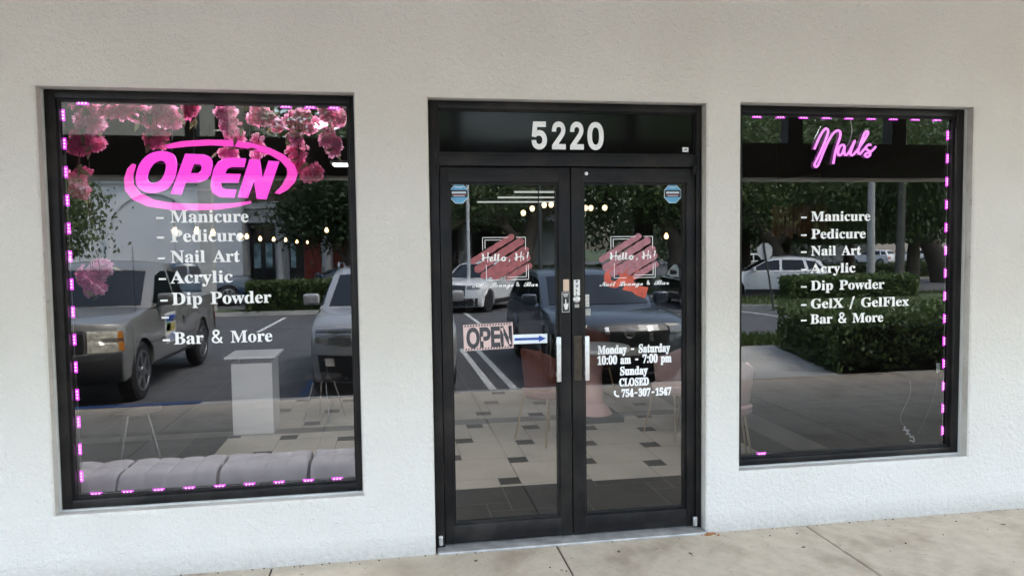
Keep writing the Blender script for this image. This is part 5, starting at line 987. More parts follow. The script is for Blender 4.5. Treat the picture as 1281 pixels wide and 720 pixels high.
ribbon([(0,0,0),(.045,.01,-.055),(.085,.02,-.085),(.135,.02,-.10)], (.020,.034)).build('tail', 'coral', t, smooth=60)
ribbon([(0,0,0),(.02,.01,-.05),(.015,.02,-.085)], (.018,.028)).build('tail', 'coral', t, smooth=60)
b = MB(); b.rbox(-.018,.018,-.006,.014,-.018,.018,.006); b.build('knot', 'coral', t, smooth=60)
# slatted cane sign hanging inside the right window
t = thing('slatted_wood_panel', 'brown slatted wooden panel hanging behind the lettering of the right window', 'panel', (4.28,3.2,1.96))
M['cane'] = mat('cane_slats', (.22,.11,.055), .7, var=.3, vscale=10)
for k in range(13):
    x = -.30+.05*k; b = MB(); b.rbox(x,x+.036,0,.015,-.17-.03*math.sin(k*2.1),.15+.01*math.cos(k*1.7),.003); b.build('slat', 'cane', t)
b = MB(); b.box(-.31,.31,.016,.03,.07,.10); b.tube([(-.25,.02,.1),(-.25,.02,.815)],.003,5); b.tube([(.25,.02,.1),(.25,.02,.815)],.003,5); b.build('rail', 'cane', t)

# ---- lamps inside: pendant bulbs, chandeliers, tubes, louvred panels
M['bulb'] = emit('warm_bulb', (1.0,.62,.28), 7.0); M['bulbhot'] = emit('warm_white_globe', (1.0,.76,.45), 2.6)
M['cordblk'] = mat('black_flex', (.01,.01,.01), .6)
def pendant(x, y, z, lab, r=.021):
    t = thing('pendant_lamp', lab, 'pendant lamp', (x,y,z), group='bare bulb pendants over the nail tables')
    b = MB(); b.lathe([(.0,-r*1.25),(r*.6,-r*1.1),(r,-r*.3),(r*.9,r*.35),(r*.45,r*1.1),(.012,r*1.5)], (0,0,0), 14); b.build('bulb', 'bulb', t, smooth=60)
    b = MB(); b.lathe([(.013,r*1.4),(.014,r*3),(.004,r*3.4)], (0,0,0), 10); b.tube([(0,0,r*3.3),(0,0,IZ-z)], .003, 5); b.build('cord', 'cordblk', t)
    return t
for k, (x, y) in enumerate(((-1.52,1.55),(-1.42,1.75),(-1.5,2.6),(-1.45,3.5),(-1.5,4.1),(-1.5,4.9),(-1.5,5.9),(-1.5,7.0),(-1.5,8.3),(-1.5,9.8))):
    pendant(x, y, 1.845+.02*((k*37)%5)/5, 'warm bare bulb pendant, %s in the row running back from the left window' % ['first','second','third','fourth','fifth','sixth','seventh','eighth','ninth','last'][k])
pendant(-.72,4.6,1.93,'warm bare bulb pendant alone, in the gap nearest the pier')
pendant(3.50,5.0,1.83,'warm bare bulb pendant alone behind the logo on the right door leaf', .028)
def chandelier(lab, x, y, z, offs):
    t = thing('chandelier', lab, 'chandelier', (x,y,z))
    b = MB(); b.tube([(0,0,.02),(0,0,IZ-z)], .008, 8); b.tube([(0,0,-.42),(0,0,.02)], .006, 8)
    for dx, dy, dz in offs: b.tube(smoothpath([(0,0,-.02),(dx*.5,dy*.5,-.08),(dx,dy,dz-.04)], 5), .006, 6)
    b.build('arms', 'cordblk', t)
    for dx, dy, dz in offs: b = MB(); b.lathe([(.0,-.042),(.025,-.034),(.038,0),(.028,.03),(0,.042)], (dx,dy,dz+.02), 14); b.build('globe', 'bulbhot', t, smooth=60)
    return t
chandelier('brass chandelier with four lit globes behind the left door leaf', 2.03, 6.0, 2.24, [(-.215,0,-.075),(-.07,.1,-.01),(.07,-.05,.03),(.19,.05,.04)])
chandelier('brass chandelier with three lit globes behind the right door leaf', 2.82, 6.0, 2.235, [(-.12,0,-.005),(-.015,.1,.0),(.145,-.05,-.005)])
M['tubelight'] = emit('tube_light', (.95,1,.98), .6)
for k, (x, y, w) in enumerate(((2.75,9.2,.55),(2.9,10.6,.8),(2.85,12.0,1.0))):
    t = thing('ceiling_tube_light', ['nearest','middle','rearmost'][k]+' of three long tube lights on the dark salon ceiling', 'ceiling light', (x,y,IZ), group='tube lights on the salon ceiling')
    b = MB(); b.rbox(-w,w,-.04,.04,-.045,-.001,.004); b.build('batten', 'gloss_white', t); b = MB(); b.tube([(-w+.03,0,-.062),(w-.03,0,-.062)], .016, 10); b.build('tube', 'tubelight', t, smooth=60)
M['panellight'] = emit('panel_light', (.97,.98,1), 24)  # panels nearest the glass are unseen, added to brighten floor, cushions, blossoms and chair
for x, y, lab in ((-.62,2.4,'square ceiling panel light close behind the corner blossoms'),(-.50,5.35,'square ceiling panel light deeper in the salon above the pier side'),(1.0,1.25,'added unseen ceiling panel brightening the floor inside the entrance doors'),
                  (-2.9,1.25,'added unseen ceiling panel brightening the floor past the far left end of the window bench'),(-.9,.62,'square ceiling panel light above the window bench'),(2.55,.70,'added unseen ceiling panel brightening the pale pink chair'),(-1.45,.62,'square ceiling panel light above the corner end of the window bench'),(-.35,.62,'square ceiling panel light above the pier end of the window bench')):  # all in this row are extra light sources kept above the visible opening
    t = thing('ceiling_panel_light', lab, 'ceiling light', (x,y,IZ), group='panel lights in the salon ceiling')
    b = MB(); b.box(-.20,.20,-.20,-.18,-.03,-.001); b.box(-.20,.20,.18,.20,-.03,-.001); b.box(-.20,-.18,-.18,.18,-.03,-.001); b.box(.18,.20,-.18,.18,-.03,-.001); b.build('frame', 'gloss_white', t)
    b = MB(); b.box(-.178,.178,-.178,.178,-.016,-.010); b.build('diffuser', 'panellight', t)
# ================================================================== THE CAR PARK ACROSS THE PAVEMENT (seen mirrored in the glass)
def paint(name, c, metal=.12, rough=.35): return mat(name, c, rough, metal, coat=.8, var=.04, vscale=1.5, rvar=.05)
M['p_silver'] = paint('silver_car_paint', (.40,.40,.41)); M['p_greysilver'] = paint('pewter_car_paint', (.20,.195,.185)); M['p_white'] = paint('white_car_paint', (.72,.73,.74), 0)
M['p_blue'] = paint('slate_blue_car_paint', (.04,.055,.08)); M['p_navy'] = paint('navy_car_paint', (.02,.05,.09)); M['p_black'] = paint('black_car_paint', (.012,.012,.014)); M['p_red'] = paint('dark_red_car_paint', (.2,.02,.02))
M['trim'] = mat('black_plastic_trim', (.018,.018,.02), .6, bump=.1, bscale=200); M['carglass'] = mat('car_glass', (.010,.013,.017), .04, 0, spec=.5)
M['lamp'] = mat('headlamp_glass', (.72,.69,.58), .15, .1, var=.35, vscale=22, coat=1); M['lampdark'] = mat('smoked_headlamp', (.14,.145,.15), .1, .2, var=.6, vscale=20, coat=1); M['amber'] = mat('amber_lens', (.55,.2,.03), .2, coat=1)
M['tail'] = mat('tail_lamp_red', (.32,.012,.012), .2, coat=1); M['tyre'] = mat('tyre_rubber', (.018,.018,.019), .85, bump=.2, bscale=80); M['rim'] = mat('alloy_rim', (.42,.42,.43), .3, .9); M['rimdark'] = mat('dark_alloy_rim', (.09,.09,.095), .35, .8)
M['plate'] = mat('number_plate_blank', (.6,.6,.56), .5); M['under'] = mat('car_underside', (.008,.008,.008), .9)
def car(name, label, loc, rz, W_, low, cab, tum, wheels, wr, sidewins, fr, body, group=None, rim='rim', trim_lo=.40, bed=None, badge=False, mirror=(0.62,1.10), rail=False):
    t = thing(name, label, 'pickup' if 'pickup' in name else 'car', loc, rz, group)
    ymax, ymin = max(p[0] for p in low), min(p[0] for p in low); yf, yr = ymax-.95, ymin+.8
    def D(xn, y, z):
        q = abs(xn)
        if y > yf: y -= .30*q**3*((y-yf)/(ymax-yf))**1.2
        if y < yr: y += .16*q**3*((yr-y)/(yr-ymin))
        wid = W_*(1-.05*max(0, (.55-z))/.3) if z < .55 else W_*(1-.035*max(0, z-.8)/.3)
        if y > yf: wid *= 1-.05*((y-yf)/(ymax-yf))**2
        return Vector((xn*wid, y, z-(.035*xn*xn if z > .85 else 0)))
    # closed outline: top path then underside with wheel arches
    out = list(low); zb = low[-1][1]
    for yc in sorted([wheels[1], wheels[0]]):
        ra = wr*1.17
        for k in range(11):
            a = math.pi-math.pi*k/10; out.append((yc+ra*math.cos(a), max(zb, wr+ra*math.sin(a)) if 0 < k < 10 else zb))
    xsn = [-1,-.975,-.93,-.8,-.55,-.28,0,.28,.55,.8,.93,.975,1]; n = len(out); zc = .7
    b = MB()
    for xn in xsn:
        ins = .035 if abs(xn) == 1 else .010 if abs(xn) > .95 else 0
        for (y, z) in out:
            if ins: y2 = y*(1-ins*.35); z2 = z-ins*(1 if z > zc else .0)
            else: y2, z2 = y, z
            b.v.append(tuple(D(xn, y2, z2)))
    for i in range(len(xsn)-1):
        for k in range(n): b.f.append((i*n+k, (i+1)*n+k, (i+1)*n+(k+1)%n, i*n+(k+1)%n)); b.m.append(0)
    bm = bmesh.new(); vv_ = [bm.verts.new(v) for v in b.v]; bm.verts.ensure_lookup_table()
    for f in b.f: bm.faces.new([vv_[i] for i in f])
    caps = [bm.faces.new([vv_[k] for k in range(n)][::-1]), bm.faces.new([vv_[(len(xsn)-1)*n+k] for k in range(n)])]
    bmesh.ops.triangulate(bm, faces=caps)
    # cabin
    zb0, zt0 = cab[0][1], max(p[1] for p in cab); Wc = W_*.965; yc0, yc1 = cab[0][0], cab[-1][0]
    def Cb(xn, y, z):
        f = max(0, (z-zb0)/(zt0-zb0)); ym = (yc0+yc1)/2
        y2 = y-.16*xn*xn*(1 if y > ym+.3 else 0)+.10*xn*xn*(1 if y < ym-.5 else 0)
        return Vector((xn*Wc*(1-tum*f), y2, z-.05*xn*xn*f))
    cx = [-1,-.97,-.85,-.6,-.3,0,.3,.6,.85,.97,1]; m = len(cab); cv = []
    for xn in cx:
        ins = .03 if abs(xn) == 1 else 0
        for (y, z) in cab:
            ym = (yc0+yc1)/2; cv.append(bm.verts.new(Cb(xn, y-(y-ym)*ins*.5, z-ins*(z-zb0)/(zt0-zb0))))
    for i in range(len(cx)-1):
        for k in range(m-1): bm.faces.new([cv[i*m+k], cv[(i+1)*m+k], cv[(i+1)*m+k+1], cv[i*m+k+1]])
    for i in (0, len(cx)-1):
        bmesh.ops.triangulate(bm, faces=[bm.faces.new([cv[i*m+k] for k in range(m)])])
    bmesh.ops.recalc_face_normals(bm, faces=bm.faces[:])
    q = MB(); q.add(bm)
    q.build('body', body, t, smooth=38)
    # patches lying on the skin
    def path(pts, s): 
        i = min(int(s), len(pts)-2); f = s-i; return (pts[i][0]*(1-f)+pts[i+1][0]*f, pts[i][1]*(1-f)+pts[i+1][1]*f)
    def patch(nm, m_, F, pts, x0, x1, s0, s1, off, nx=8, ns=6, par=None):
        g = []; q = MB()
        for i in range(nx+1):
            row = []
            for j in range(ns+1):
                xn = x0+(x1-x0)*i/nx; s = s0+(s1-s0)*j/ns
                p = F(xn, *path(pts, s)); dx = F(xn+.02, *path(pts, s))-F(xn-.02, *path(pts, s)); e = .04
                ds = F(xn, *path(pts, min(s+e, len(pts)-1.001)))-F(xn, *path(pts, max(s-e, 0)))
                nn_ = ds.cross(dx); nn_.normalize(); row.append((p+nn_*off, p-nn_*.015))
            g.append(row)
        for i in range(nx):
            for j in range(ns): q.quad([g[i][j][0], g[i+1][j][0], g[i+1][j+1][0], g[i][j+1][0]])
        for i in range(nx):
            for j in (0, ns): q.quad([g[i][j][0], g[i][j][1], g[i+1][j][1], g[i+1][j][0]])
        for j in range(ns):
            for i in (0, nx): q.quad([g[i][j][0], g[i][j+1][0], g[i][j+1][1], g[i][j][1]])
        return q.build(nm, m_, t if par is None else par, smooth=50)
    patch('windscreen', 'carglass', Cb, cab, -.86, .86, .08, fr['ws'], .006)
    patch('rear_window', 'carglass', Cb, cab, -.82, .82, len(cab)-2+.12, len(cab)-1.28, .006)
    for (nm, m_, x0, x1, s0, s1, off) in fr['patches']:
        if x0 > 0 and x1 > 0:
            patch(nm, m_, D, low, x0, x1, s0, s1, off); patch(nm, m_, D, low, -x1, -x0, s0, s1, off)
        else: patch(nm, m_, D, low, x0, x1, s0, s1, off)
    for sx in (-1, 1):
        for pts in sidewins:
            q = MB(); o_ = []; i_ = []
            for (y, z) in pts:
                f = (z-zb0)/(zt0-zb0); x = sx*Wc*(1-tum*f); zz = z-.05*max(0,f)-.01
                o_.append((x+sx*.006, y, zz)); i_.append((x-sx*.03, y, zz))
            q.quad(o_ if sx > 0 else o_[::-1])
            for k in range(len(o_)): q.quad([o_[k], i_[k], i_[(k+1)%len(o_)], o_[(k+1)%len(o_)]])
            q.build('side_window', 'carglass', t)
        # sill cladding and door lines
        q = MB(); q.box(sx*W_*.93-.02, sx*W_*.985+.004 if sx > 0 else sx*W_*.93+.02, wheels[1]+wr*1.25, wheels[0]-wr*1.25, zb-.01, trim_lo) if sx > 0 else q.box(sx*W_*.985-.004, sx*W_*.93+.02, wheels[1]+wr*1.25, wheels[0]-wr*1.25, zb-.01, trim_lo)
        q.build('sill', 'trim', t)
        q = MB(); my, mz = mirror; q.rbox(min(sx*(W_-.02), sx*(W_+.20)), max(sx*(W_-.02), sx*(W_+.20)), my-.07, my+.05, mz-.01, mz+.15, .035, 3)
        mo = q.build('door_mirror', body, t, smooth=50)
        q = MB(); q.box(min(sx*(W_+.01), sx*(W_+.18)), max(sx*(W_+.01), sx*(W_+.18)), my-.074, my-.068, mz+.015, mz+.125); q.build('mirror_glass', 'chrome', mo)
        for hy in [p[0][0]*.0+max(a[0] for a in p)*.25+min(a[0] for a in p)*.75 for p in sidewins[:2]]:
            q = MB(); q.rbox(sx*W_-.012, sx*W_+.022, hy-.09, hy+.09, .90, .925, .008); q.build('door_handle', body, t)
        if rail: q = MB(); q.tube([(sx*Wc*(1-tum)*.93,.0,zt0-.03),(sx*Wc*(1-tum)*.95,-.2,zt0+.035),(sx*Wc*(1-tum)*.95,-1.35,zt0+.02),(sx*Wc*(1-tum)*.93,-1.6,zt0-.06)], .018, 8); q.build('roof_rail', 'trim' if body != 'p_silver' else 'chrome', t, smooth=60)
        for yc in wheels:
            wx = sx*(W_-.115)
            q = MB(); hw = .105
            q.lathe([(wr*.62,-hw*.9),(wr*.86,-hw),(wr*.97,-hw*.75),(wr,-hw*.3),(wr,hw*.3),(wr*.97,hw*.75),(wr*.86,hw),(wr*.62,hw*.9)], (wx,yc,wr), 28, 'x'); wh = q.build('wheel', 'tyre', t, smooth=35)
            q = MB(); xo = wx+sx*hw*.8
            q.lathe([(wr*.66,0),(wr*.68,sx*.022),(wr*.60,sx*.026),(wr*.57,-sx*.03),(0.01,-sx*.035)], (xo,yc,wr), 28, 'x')
            for k in range(6):
                a = 2*math.pi*k/6+.3; u = Vector((0, math.cos(a), math.sin(a))); w = Vector((0, -math.sin(a), math.cos(a))); c = Vector((xo,yc,wr)); p = []
                for (rr, hh) in ((.08*wr,.09*wr),(.61*wr,.075*wr)):
                    p += [c+u*rr+w*hh+Vector((sx*.018,0,0)), c+u*rr-w*hh+Vector((sx*.018,0,0))]
                q.quad([p[0],p[1],p[3],p[2]] if sx < 0 else [p[2],p[3],p[1],p[0]])
                for (a1,a2) in ((0,2),(3,1)): d_ = Vector((-sx*.045,0,0)); q.quad([p[a1],p[a2],p[a2]+d_,p[a1]+d_])
            q.lathe([(.17*wr,.0),(.15*wr,sx*.03),(0.005,sx*.032)], (xo,yc,wr), 14, 'x'); q.build('rim', rim, wh, smooth=35)
    q = MB(); q.box(-W_*.82, W_*.82, ymin+.2, ymax-.25, zb-.02, zb+.2); q.build('underside', 'under', t)
    q = MB(); q.rbox(-.15,.15,ymin-.012,ymin+.02,.72,.87,.004); q.build('rear_plate', 'plate', t)
    if badge:
        by, bz = path(low, badge); c = (0, by+.012, bz); q = MB()
        pts = [(.062*math.cos(2*math.pi*k/28), by+.018, bz+.062*math.sin(2*math.pi*k/28)) for k in range(29)]; q.tube(pts, .008, 6, cap=False); q.box(-.08,.08,by+.012,by+.03,bz-.013,bz+.013); q.build('badge', 'chrome', t, smooth=60)
    return t
SUVL = [(2.08,.22),(2.20,.29),(2.25,.46),(2.245,.64),(2.22,.80),(2.13,.93),(1.98,.99),(1.5,1.055),(1.05,1.09),(.9,1.10),(-1.9,1.08),(-2.12,1.02),(-2.22,.85),(-2.24,.6),(-2.2,.4),(-2.1,.26)]
SUVC = [(1.02,1.06),(.22,1.545),(-.08,1.62),(-.8,1.65),(-1.5,1.61),(-1.85,1.53),(-2.14,1.06)]
SUVW = [[(.78,1.13),(.14,1.50),(-.32,1.555),(-.32,1.13)], [(-.42,1.13),(-.42,1.56),(-1.15,1.55),(-1.25,1.13)], [(-1.36,1.15),(-1.27,1.535),(-1.62,1.485),(-1.87,1.2)]]
SEDL = [(2.16,.20),(2.27,.27),(2.32,.42),(2.31,.58),(2.27,.70),(2.16,.80),(1.95,.86),(1.5,.93),(1.15,.97),(1.0,.985),(-1.5,.98),(-2.0,.99),(-2.22,.96),(-2.28,.75),(-2.27,.5),(-2.15,.24)]
SEDC = [(1.12,.95),(.28,1.36),(-.05,1.44),(-.6,1.455),(-1.05,1.40),(-1.75,.99)]
SEDW = [[(.86,1.01),(.22,1.32),(-.22,1.385),(-.22,1.01)], [(-.32,1.01),(-.32,1.39),(-.92,1.36),(-1.32,1.02)]]
PKL = [(2.36,.34),(2.47,.40),(2.52,.52),(2.50,.68),(2.42,.71),(2.40,.96),(2.32,1.06),(1.95,1.12),(1.40,1.17),(1.2,1.18),(-.55,1.18),(-2.40,1.18),(-2.46,1.12),(-2.46,.60),(-2.52,.50),(-2.40,.40)]
PKC = [(1.28,1.14),(.66,1.66),(.40,1.745),(-.05,1.77),(-.40,1.74),(-.66,1.15)]
PKW = [[(1.0,1.21),(.56,1.60),(.28,1.66),(.06,1.66),(.06,1.21)], [(-.02,1.21),(-.02,1.66),(-.36,1.63),(-.47,1.21)]]
SUVP = dict(ws=.97, patches=[('bumper','trim',-.9,.9,.6,2.7,.006),('grille','trim',-.40,.40,3.15,4.5,.010),('headlight','lampdark',.45,.93,3.55,4.85,.012),('fog_lamp','chrome',.68,.80,2.0,2.5,.016),('grille_bar','chrome',-.42,.42,3.75,3.9,.018),('front_plate','plate',-.17,.17,2.1,2.75,.02),('tail_light','tail',.60,.97,11.4,12.6,.010)])
tilt = math.atan(.013)
# -- pickup, left
pk = car('pickup_truck', 'pewter pickup with black bumper and door magnet, parked facing the window with dashes list', (-4.02,-7.22,gz(-7.22)-.005), 0, .90, PKL, PKC, .17, (1.58,-1.42), .385, PKW,
  dict(ws=.97, patches=[('bumper','trim',-.98,.98,.3,3.15,.020),('grille','trim',-.58,.58,3.9,5.2,.012),('headlight','lamp',.62,.955,4.0,5.15,.016),('turn_lamp','amber',.93,.985,4.05,5.1,.018),('tail_light','tail',.82,.98,12.1,12.9,.012)]), 'p_greysilver', trim_lo=.43, mirror=(.86,1.17))
q = MB(); q.tube([(.80,1.50,1.13),(.78,1.47,1.95)], .004, 6); q.build('aerial', 'trim', pk)
q = MB(); q.rbox(.885,.9,.15,.62,.60,1.02,.003); mg = q.build('door_magnet', 'sign_paint' if 'sign_paint' in M else 'signwhite', pk)
M['magyel'] = mat('magnet_yellow', (.5,.42,.12), .5); M['maggrn'] = mat('magnet_green', (.08,.2,.06), .5)
q = MB(); q.k = 0; q.box(.898,.9025,.18,.59,.90,.98); q.k = 1; q.box(.898,.9025,.18,.59,.76,.86); q.k = 2; q.box(.898,.9025,.40,.59,.77,.89); q.k = 0
for k in range(3): q.box(.898,.9025,.20,.55-.06*k,.635+.035*k,.65+.035*k)
q.build('magnet_print', ['arblue','magyel','maggrn'], mg)
# -- silver SUV, right behind the camera
car('silver_suv', 'silver SUV with grey bumper parked nose-in between the pickup and the slate blue crossover', (-.10,-7.05,gz(-7.05)-.005), 0, .93, SUVL, SUVC, .19, (1.38,-1.32), .36, SUVW, SUVP, 'p_silver', rim='rim', badge=4.0, mirror=(.66,1.12), rail=True)
bp = dict(SUVP); bp['patches'] = [('bumper','trim',-.9,.9,.5,2.0,.006),('grille','p_black',-.62,.62,3.0,4.75,.010),('lower_grille','trim',-.5,.5,2.1,2.9,.008),('headlight','lampdark',.64,.985,3.9,4.75,.014),('daytime_lamp','lamp',.60,.80,4.55,4.75,.018),('grille_chrome','chrome',.30,.36,3.3,4.6,.016),('front_plate','plate',-.17,.17,2.2,2.8,.02),('tail_light','tail',.60,.97,11.4,12.6,.010)]
car('blue_crossover', 'slate blue crossover with a round bar badge parked nose-in facing the double door', (3.00,-7.0,gz(-7.0)-.005), 0, .92, [(y,z*.93+.015) for y,z in SUVL], [(y,z*.93+.015) for y,z in SUVC], .20, (1.38,-1.32), .35, [[(y,z*.93+.015) for y,z in w] for w in SUVW], bp, 'p_blue', badge=4.05, rim='rimdark', mirror=(.66,1.04))
# -- cars further out
car('white_suv', 'white SUV parked side-on behind the lawn with the leaning sign', (14.6,-22.6,gz(-22.6)), R(112), .95, SUVL, SUVC, .18, (1.38,-1.32), .37, SUVW, SUVP, 'p_white', rim='rimdark', rail=True)
gp = dict(SUVP); gp['patches'] = [('bumper','trim',-.9,.9,.5,2.2,.006),('grille','p_black',-.50,.50,2.6,4.8,.014),('headlight','lampdark',.54,.95,3.9,4.8,.014),('tail_light','tail',.60,.97,11.4,12.6,.010)]
car('white_crossover', 'white crossover with a tall black grille facing the doors across the aisle', (2.95,-20.6,gz(-20.6)), R(30), .94, SUVL, SUVC, .19, (1.38,-1.32), .37, SUVW, gp, 'p_white', rim='rimdark')
car('silver_sedan', 'silver sedan at the left edge of the left door reflection, across the aisle', (-.3,-19.0,gz(-19.0)), R(-15), .90, SEDL, SEDC, .22, (1.42,-1.38), .33, SEDW, dict(ws=.96, patches=[('bumper','trim',-.85,.85,.5,1.8,.006),('grille','trim',-.4,.4,2.4,4.0,.01),('headlight','lampdark',.5,.95,3.4,4.5,.012),('tail_light','tail',.6,.96,12.3,13.0,.01)]), 'p_silver')
car('black_sedan', 'black sedan beside the thick oak in the right door reflection', (10.4,-19.6,gz(-19.6)), R(10), .90, SEDL, SEDC, .22, (1.42,-1.38), .33, SEDW, dict(ws=.96, patches=[('bumper','trim',-.85,.85,.5,1.8,.006),('grille','trim',-.4,.4,2.4,4.0,.01),('headlight','lamp',.5,.95,3.4,4.5,.012),('tail_light','tail',.6,.96,12.3,13.0,.01)]), 'p_black')
car('navy_pickup', 'dark blue pickup parked tail-out in front of the restaurant', (-8.0,-26.0,gz(-26.0)), R(62), .96, PKL, PKC, .17, (1.58,-1.42), .40, PKW, dict(ws=.97, patches=[('bumper','chrome',-.95,.95,.3,3.1,.02),('grille','trim',-.6,.6,3.9,5.2,.012),('headlight','lamp',.62,.95,4.0,5.15,.016),('tail_light','tail',.84,.985,12.05,12.95,.014),('rear_bumper','chrome',-.95,.95,13.1,14.4,.02)]), 'p_navy', mirror=(.86,1.17))
car('dark_sedan', 'dark blue sedan half hidden by the hedge near the silver SUV', (-2.1,-24.6,gz(-24.6)), R(80), .90, SEDL, SEDC, .22, (1.42,-1.38), .33, SEDW, dict(ws=.96, patches=[('headlight','lamp',.5,.95,3.4,4.5,.012),('tail_light','tail',.6,.96,12.3,13.0,.01)]), 'p_navy')
wf = car('distant_suv', 'distant white SUV with a rear-angle view, left of the two beside the pale wall', (48.5,-64,gz(-64)), R(150), .94, SUVL, SUVC, .19, (1.38,-1.32), .37, SUVW, SUVP, 'p_white', group='white cars far across the road')
dup(wf, (54.2,-66,gz(-66)), R(115), 'distant white SUV right against the pale wall at the window edge')
dup(wf, (25.5,-46,gz(-46)), R(100), 'distant white SUV showing its roof over the dark hedge')
# ================================================================== BUILDINGS, TREES, HEDGES, POLES ACROSS THE CAR PARK
M['rwall'] = mat('pale_grey_render', (.66,.68,.70), .8, var=.05, vscale=.6, bump=.1, bscale=30); M['rtrim'] = mat('white_trim_render', (.68,.69,.70), .75, var=.04)
M['rtile'] = mat('brown_roof_tile', (.16,.10,.075), .75, var=.35, vscale=5); M['shopdark'] = mat('dark_shop_glass', (.02,.022,.024), .08, spec=.7); M['redwall'] = mat('red_painted_wall', (.26,.045,.03), .7, var=.15)
M['beigewall'] = mat('beige_render', (.50,.44,.37), .8, var=.05)
rb = thing('restaurant_building', 'pale grey restaurant with a blind arch and a tiled low wing beyond the parked pickups', 'building', (0,0,0))
zg = gz(-33)-.05
b = MB(); b.box(-26,-6.9,-44,-32.0,zg,6.6); b.build('wall', 'rwall', rb)
M['upwall'] = mat('olive_grey_render', (.22,.215,.18), .85, var=.06); b = MB(); b.box(-25.9,-7.0,-44,-32.1,6.6,12.5); b.build('upper_wall', 'upwall', rb)
b = MB(); b.box(-26.2,-6.78,-32.30,-31.999,4.72,4.86); b.box(-26.2,-6.72,-32.30,-31.86,4.86,5.02); b.box(-26.2,-6.64,-32.30,-31.72,5.02,5.40); b.build('cornice', 'rtrim', rb)
for ax in (-10.8, -16.4, -22.0):
    b = MB(); ro, ri = 2.05, 1.86
    for k in range(20):
        a0, a1 = math.pi*k/20, math.pi*(k+1)/20
        P = [(ax+r_*math.cos(a), 2.55+r_*math.sin(a)) for r_, a in ((ro,a0),(ro,a1),(ri,a1),(ri,a0))]
        b.quad([(x,-31.90,z) for x,z in P][::-1])
        b.quad([(P[0][0],-31.90,P[0][1]),(P[0][0],-32,P[0][1]),(P[1][0],-32,P[1][1]),(P[1][0],-31.90,P[1][1])]); b.quad([(P[3][0],-31.90,P[3][1]),(P[2][0],-31.90,P[2][1]),(P[2][0],-32,P[2][1]),(P[3][0],-32,P[3][1])])
    for s in (-1,1): b.box(min(ax+s*ri,ax+s*ro),max(ax+s*ri,ax+s*ro),-32,-31.90,zg,2.55)
    b.build('blind_arch', 'rtrim', rb)
b = MB()
for x in (-14.0,-9.9,-19.3): b.box(x-.012,x+.012,-32.0,-31.995,zg,4.7)
b.build('wall_joint', 'indark', rb)
# wing with tiled roof
b = MB(); b.box(-6.9,9,-44,-34.0,zg,4.0); b.build('wing_wall', 'rwall', rb)
b = MB(); b.box(-6.88,9.1,-34.05,-33.0,3.1,3.55); b.box(-6.88,9.2,-34.05,-32.85,3.55,3.75); b.box(-6.88,9.3,-34.05,-32.6,3.75,4.05); b.build('entablature', 'rtrim', rb)
b = MB(); nrow = 9
for i in range(nrow):
    y0, z0 = -32.45-.42*i, 4.07+.17*i
    for k in range(52):
        x = -6.85+.31*k
        pts = [(x+.155+.15*math.cos(math.pi*j/5), z0+.075*math.sin(math.pi*j/5)) for j in range(6)]
        for j in range(5): b.quad([(pts[j][0],y0,pts[j][1]),(pts[j+1][0],y0,pts[j+1][1]),(pts[j+1][0],y0-.46,pts[j+1][1]+.15),(pts[j][0],y0-.46,pts[j][1]+.15)])
        b.quad([(p[0],y0,p[1]) for p in pts])
    b.quad([(-6.86,y0,z0),(9.3,y0,z0),(9.3,y0-.44,z0+.17),(-6.86,y0-.44,z0+.17)])
b.build('tiled_roof', 'rtile', rb)
for x0, x1 in ((-6.85,-5.75),(-5.0,-4.35),(-1.6,.6),(1.2,3.4),(4.2,6.8)):
    b = MB(); b.box(x0,x1,-33.99,-33.9,zg+.3,2.95); sw_ = b.build('shop_window', 'shopdark', rb)
    b = MB()
    for x in (x0,(x0+x1)/2,x1): b.box(x-.03,x+.03,-33.9,-33.86,zg+.3,2.95)
    b.box(x0,x1,-33.9,-33.865,2.2,2.26); b.build('mullion', 'trim', sw_)
for x in (-5.4,-3.15,.9,3.8,7.2): b = MB(); b.lathe([(.24,0),(.24,.25),(.18,.3),(.16,3.3),(.22,3.4),(.22,3.58)], (x,-33.25,zg), 16); b.build('column', 'rtrim', rb, smooth=40)
b = MB(); b.box(-4.3,-3.5,-33.98,-33.88,zg,2.95); b.box(-2.9,-1.7,-33.98,-33.88,zg,2.95); b.build('red_panel', 'redwall', rb)
M['poster'] = mat('window_posters', (.3,.45,.5), .6, var=.7, vscale=2.5)
for x in (-6.55,-6.0,-4.8): b = MB(); b.box(x-.16,x+.16,-33.89,-33.87,.9,2.1); b.build('window_poster', 'poster', rb)
pb = thing('pale_block', 'pale beige plain block far beyond the road at the window edge', 'building', (0,0,0))
b = MB(); b.box(56,96,-95,-75,-1,11); b.build('wall', 'beigewall', pb); b = MB(); b.box(55.6,96.4,-95.4,-74.6,11,11.5); b.build('roof', 'rtrim', pb)
for k in range(5): b = MB(); b.box(60+6*k,62.4+6*k,-74.99,-74.9,3,5.2); b.build('window', 'shopdark', pb)

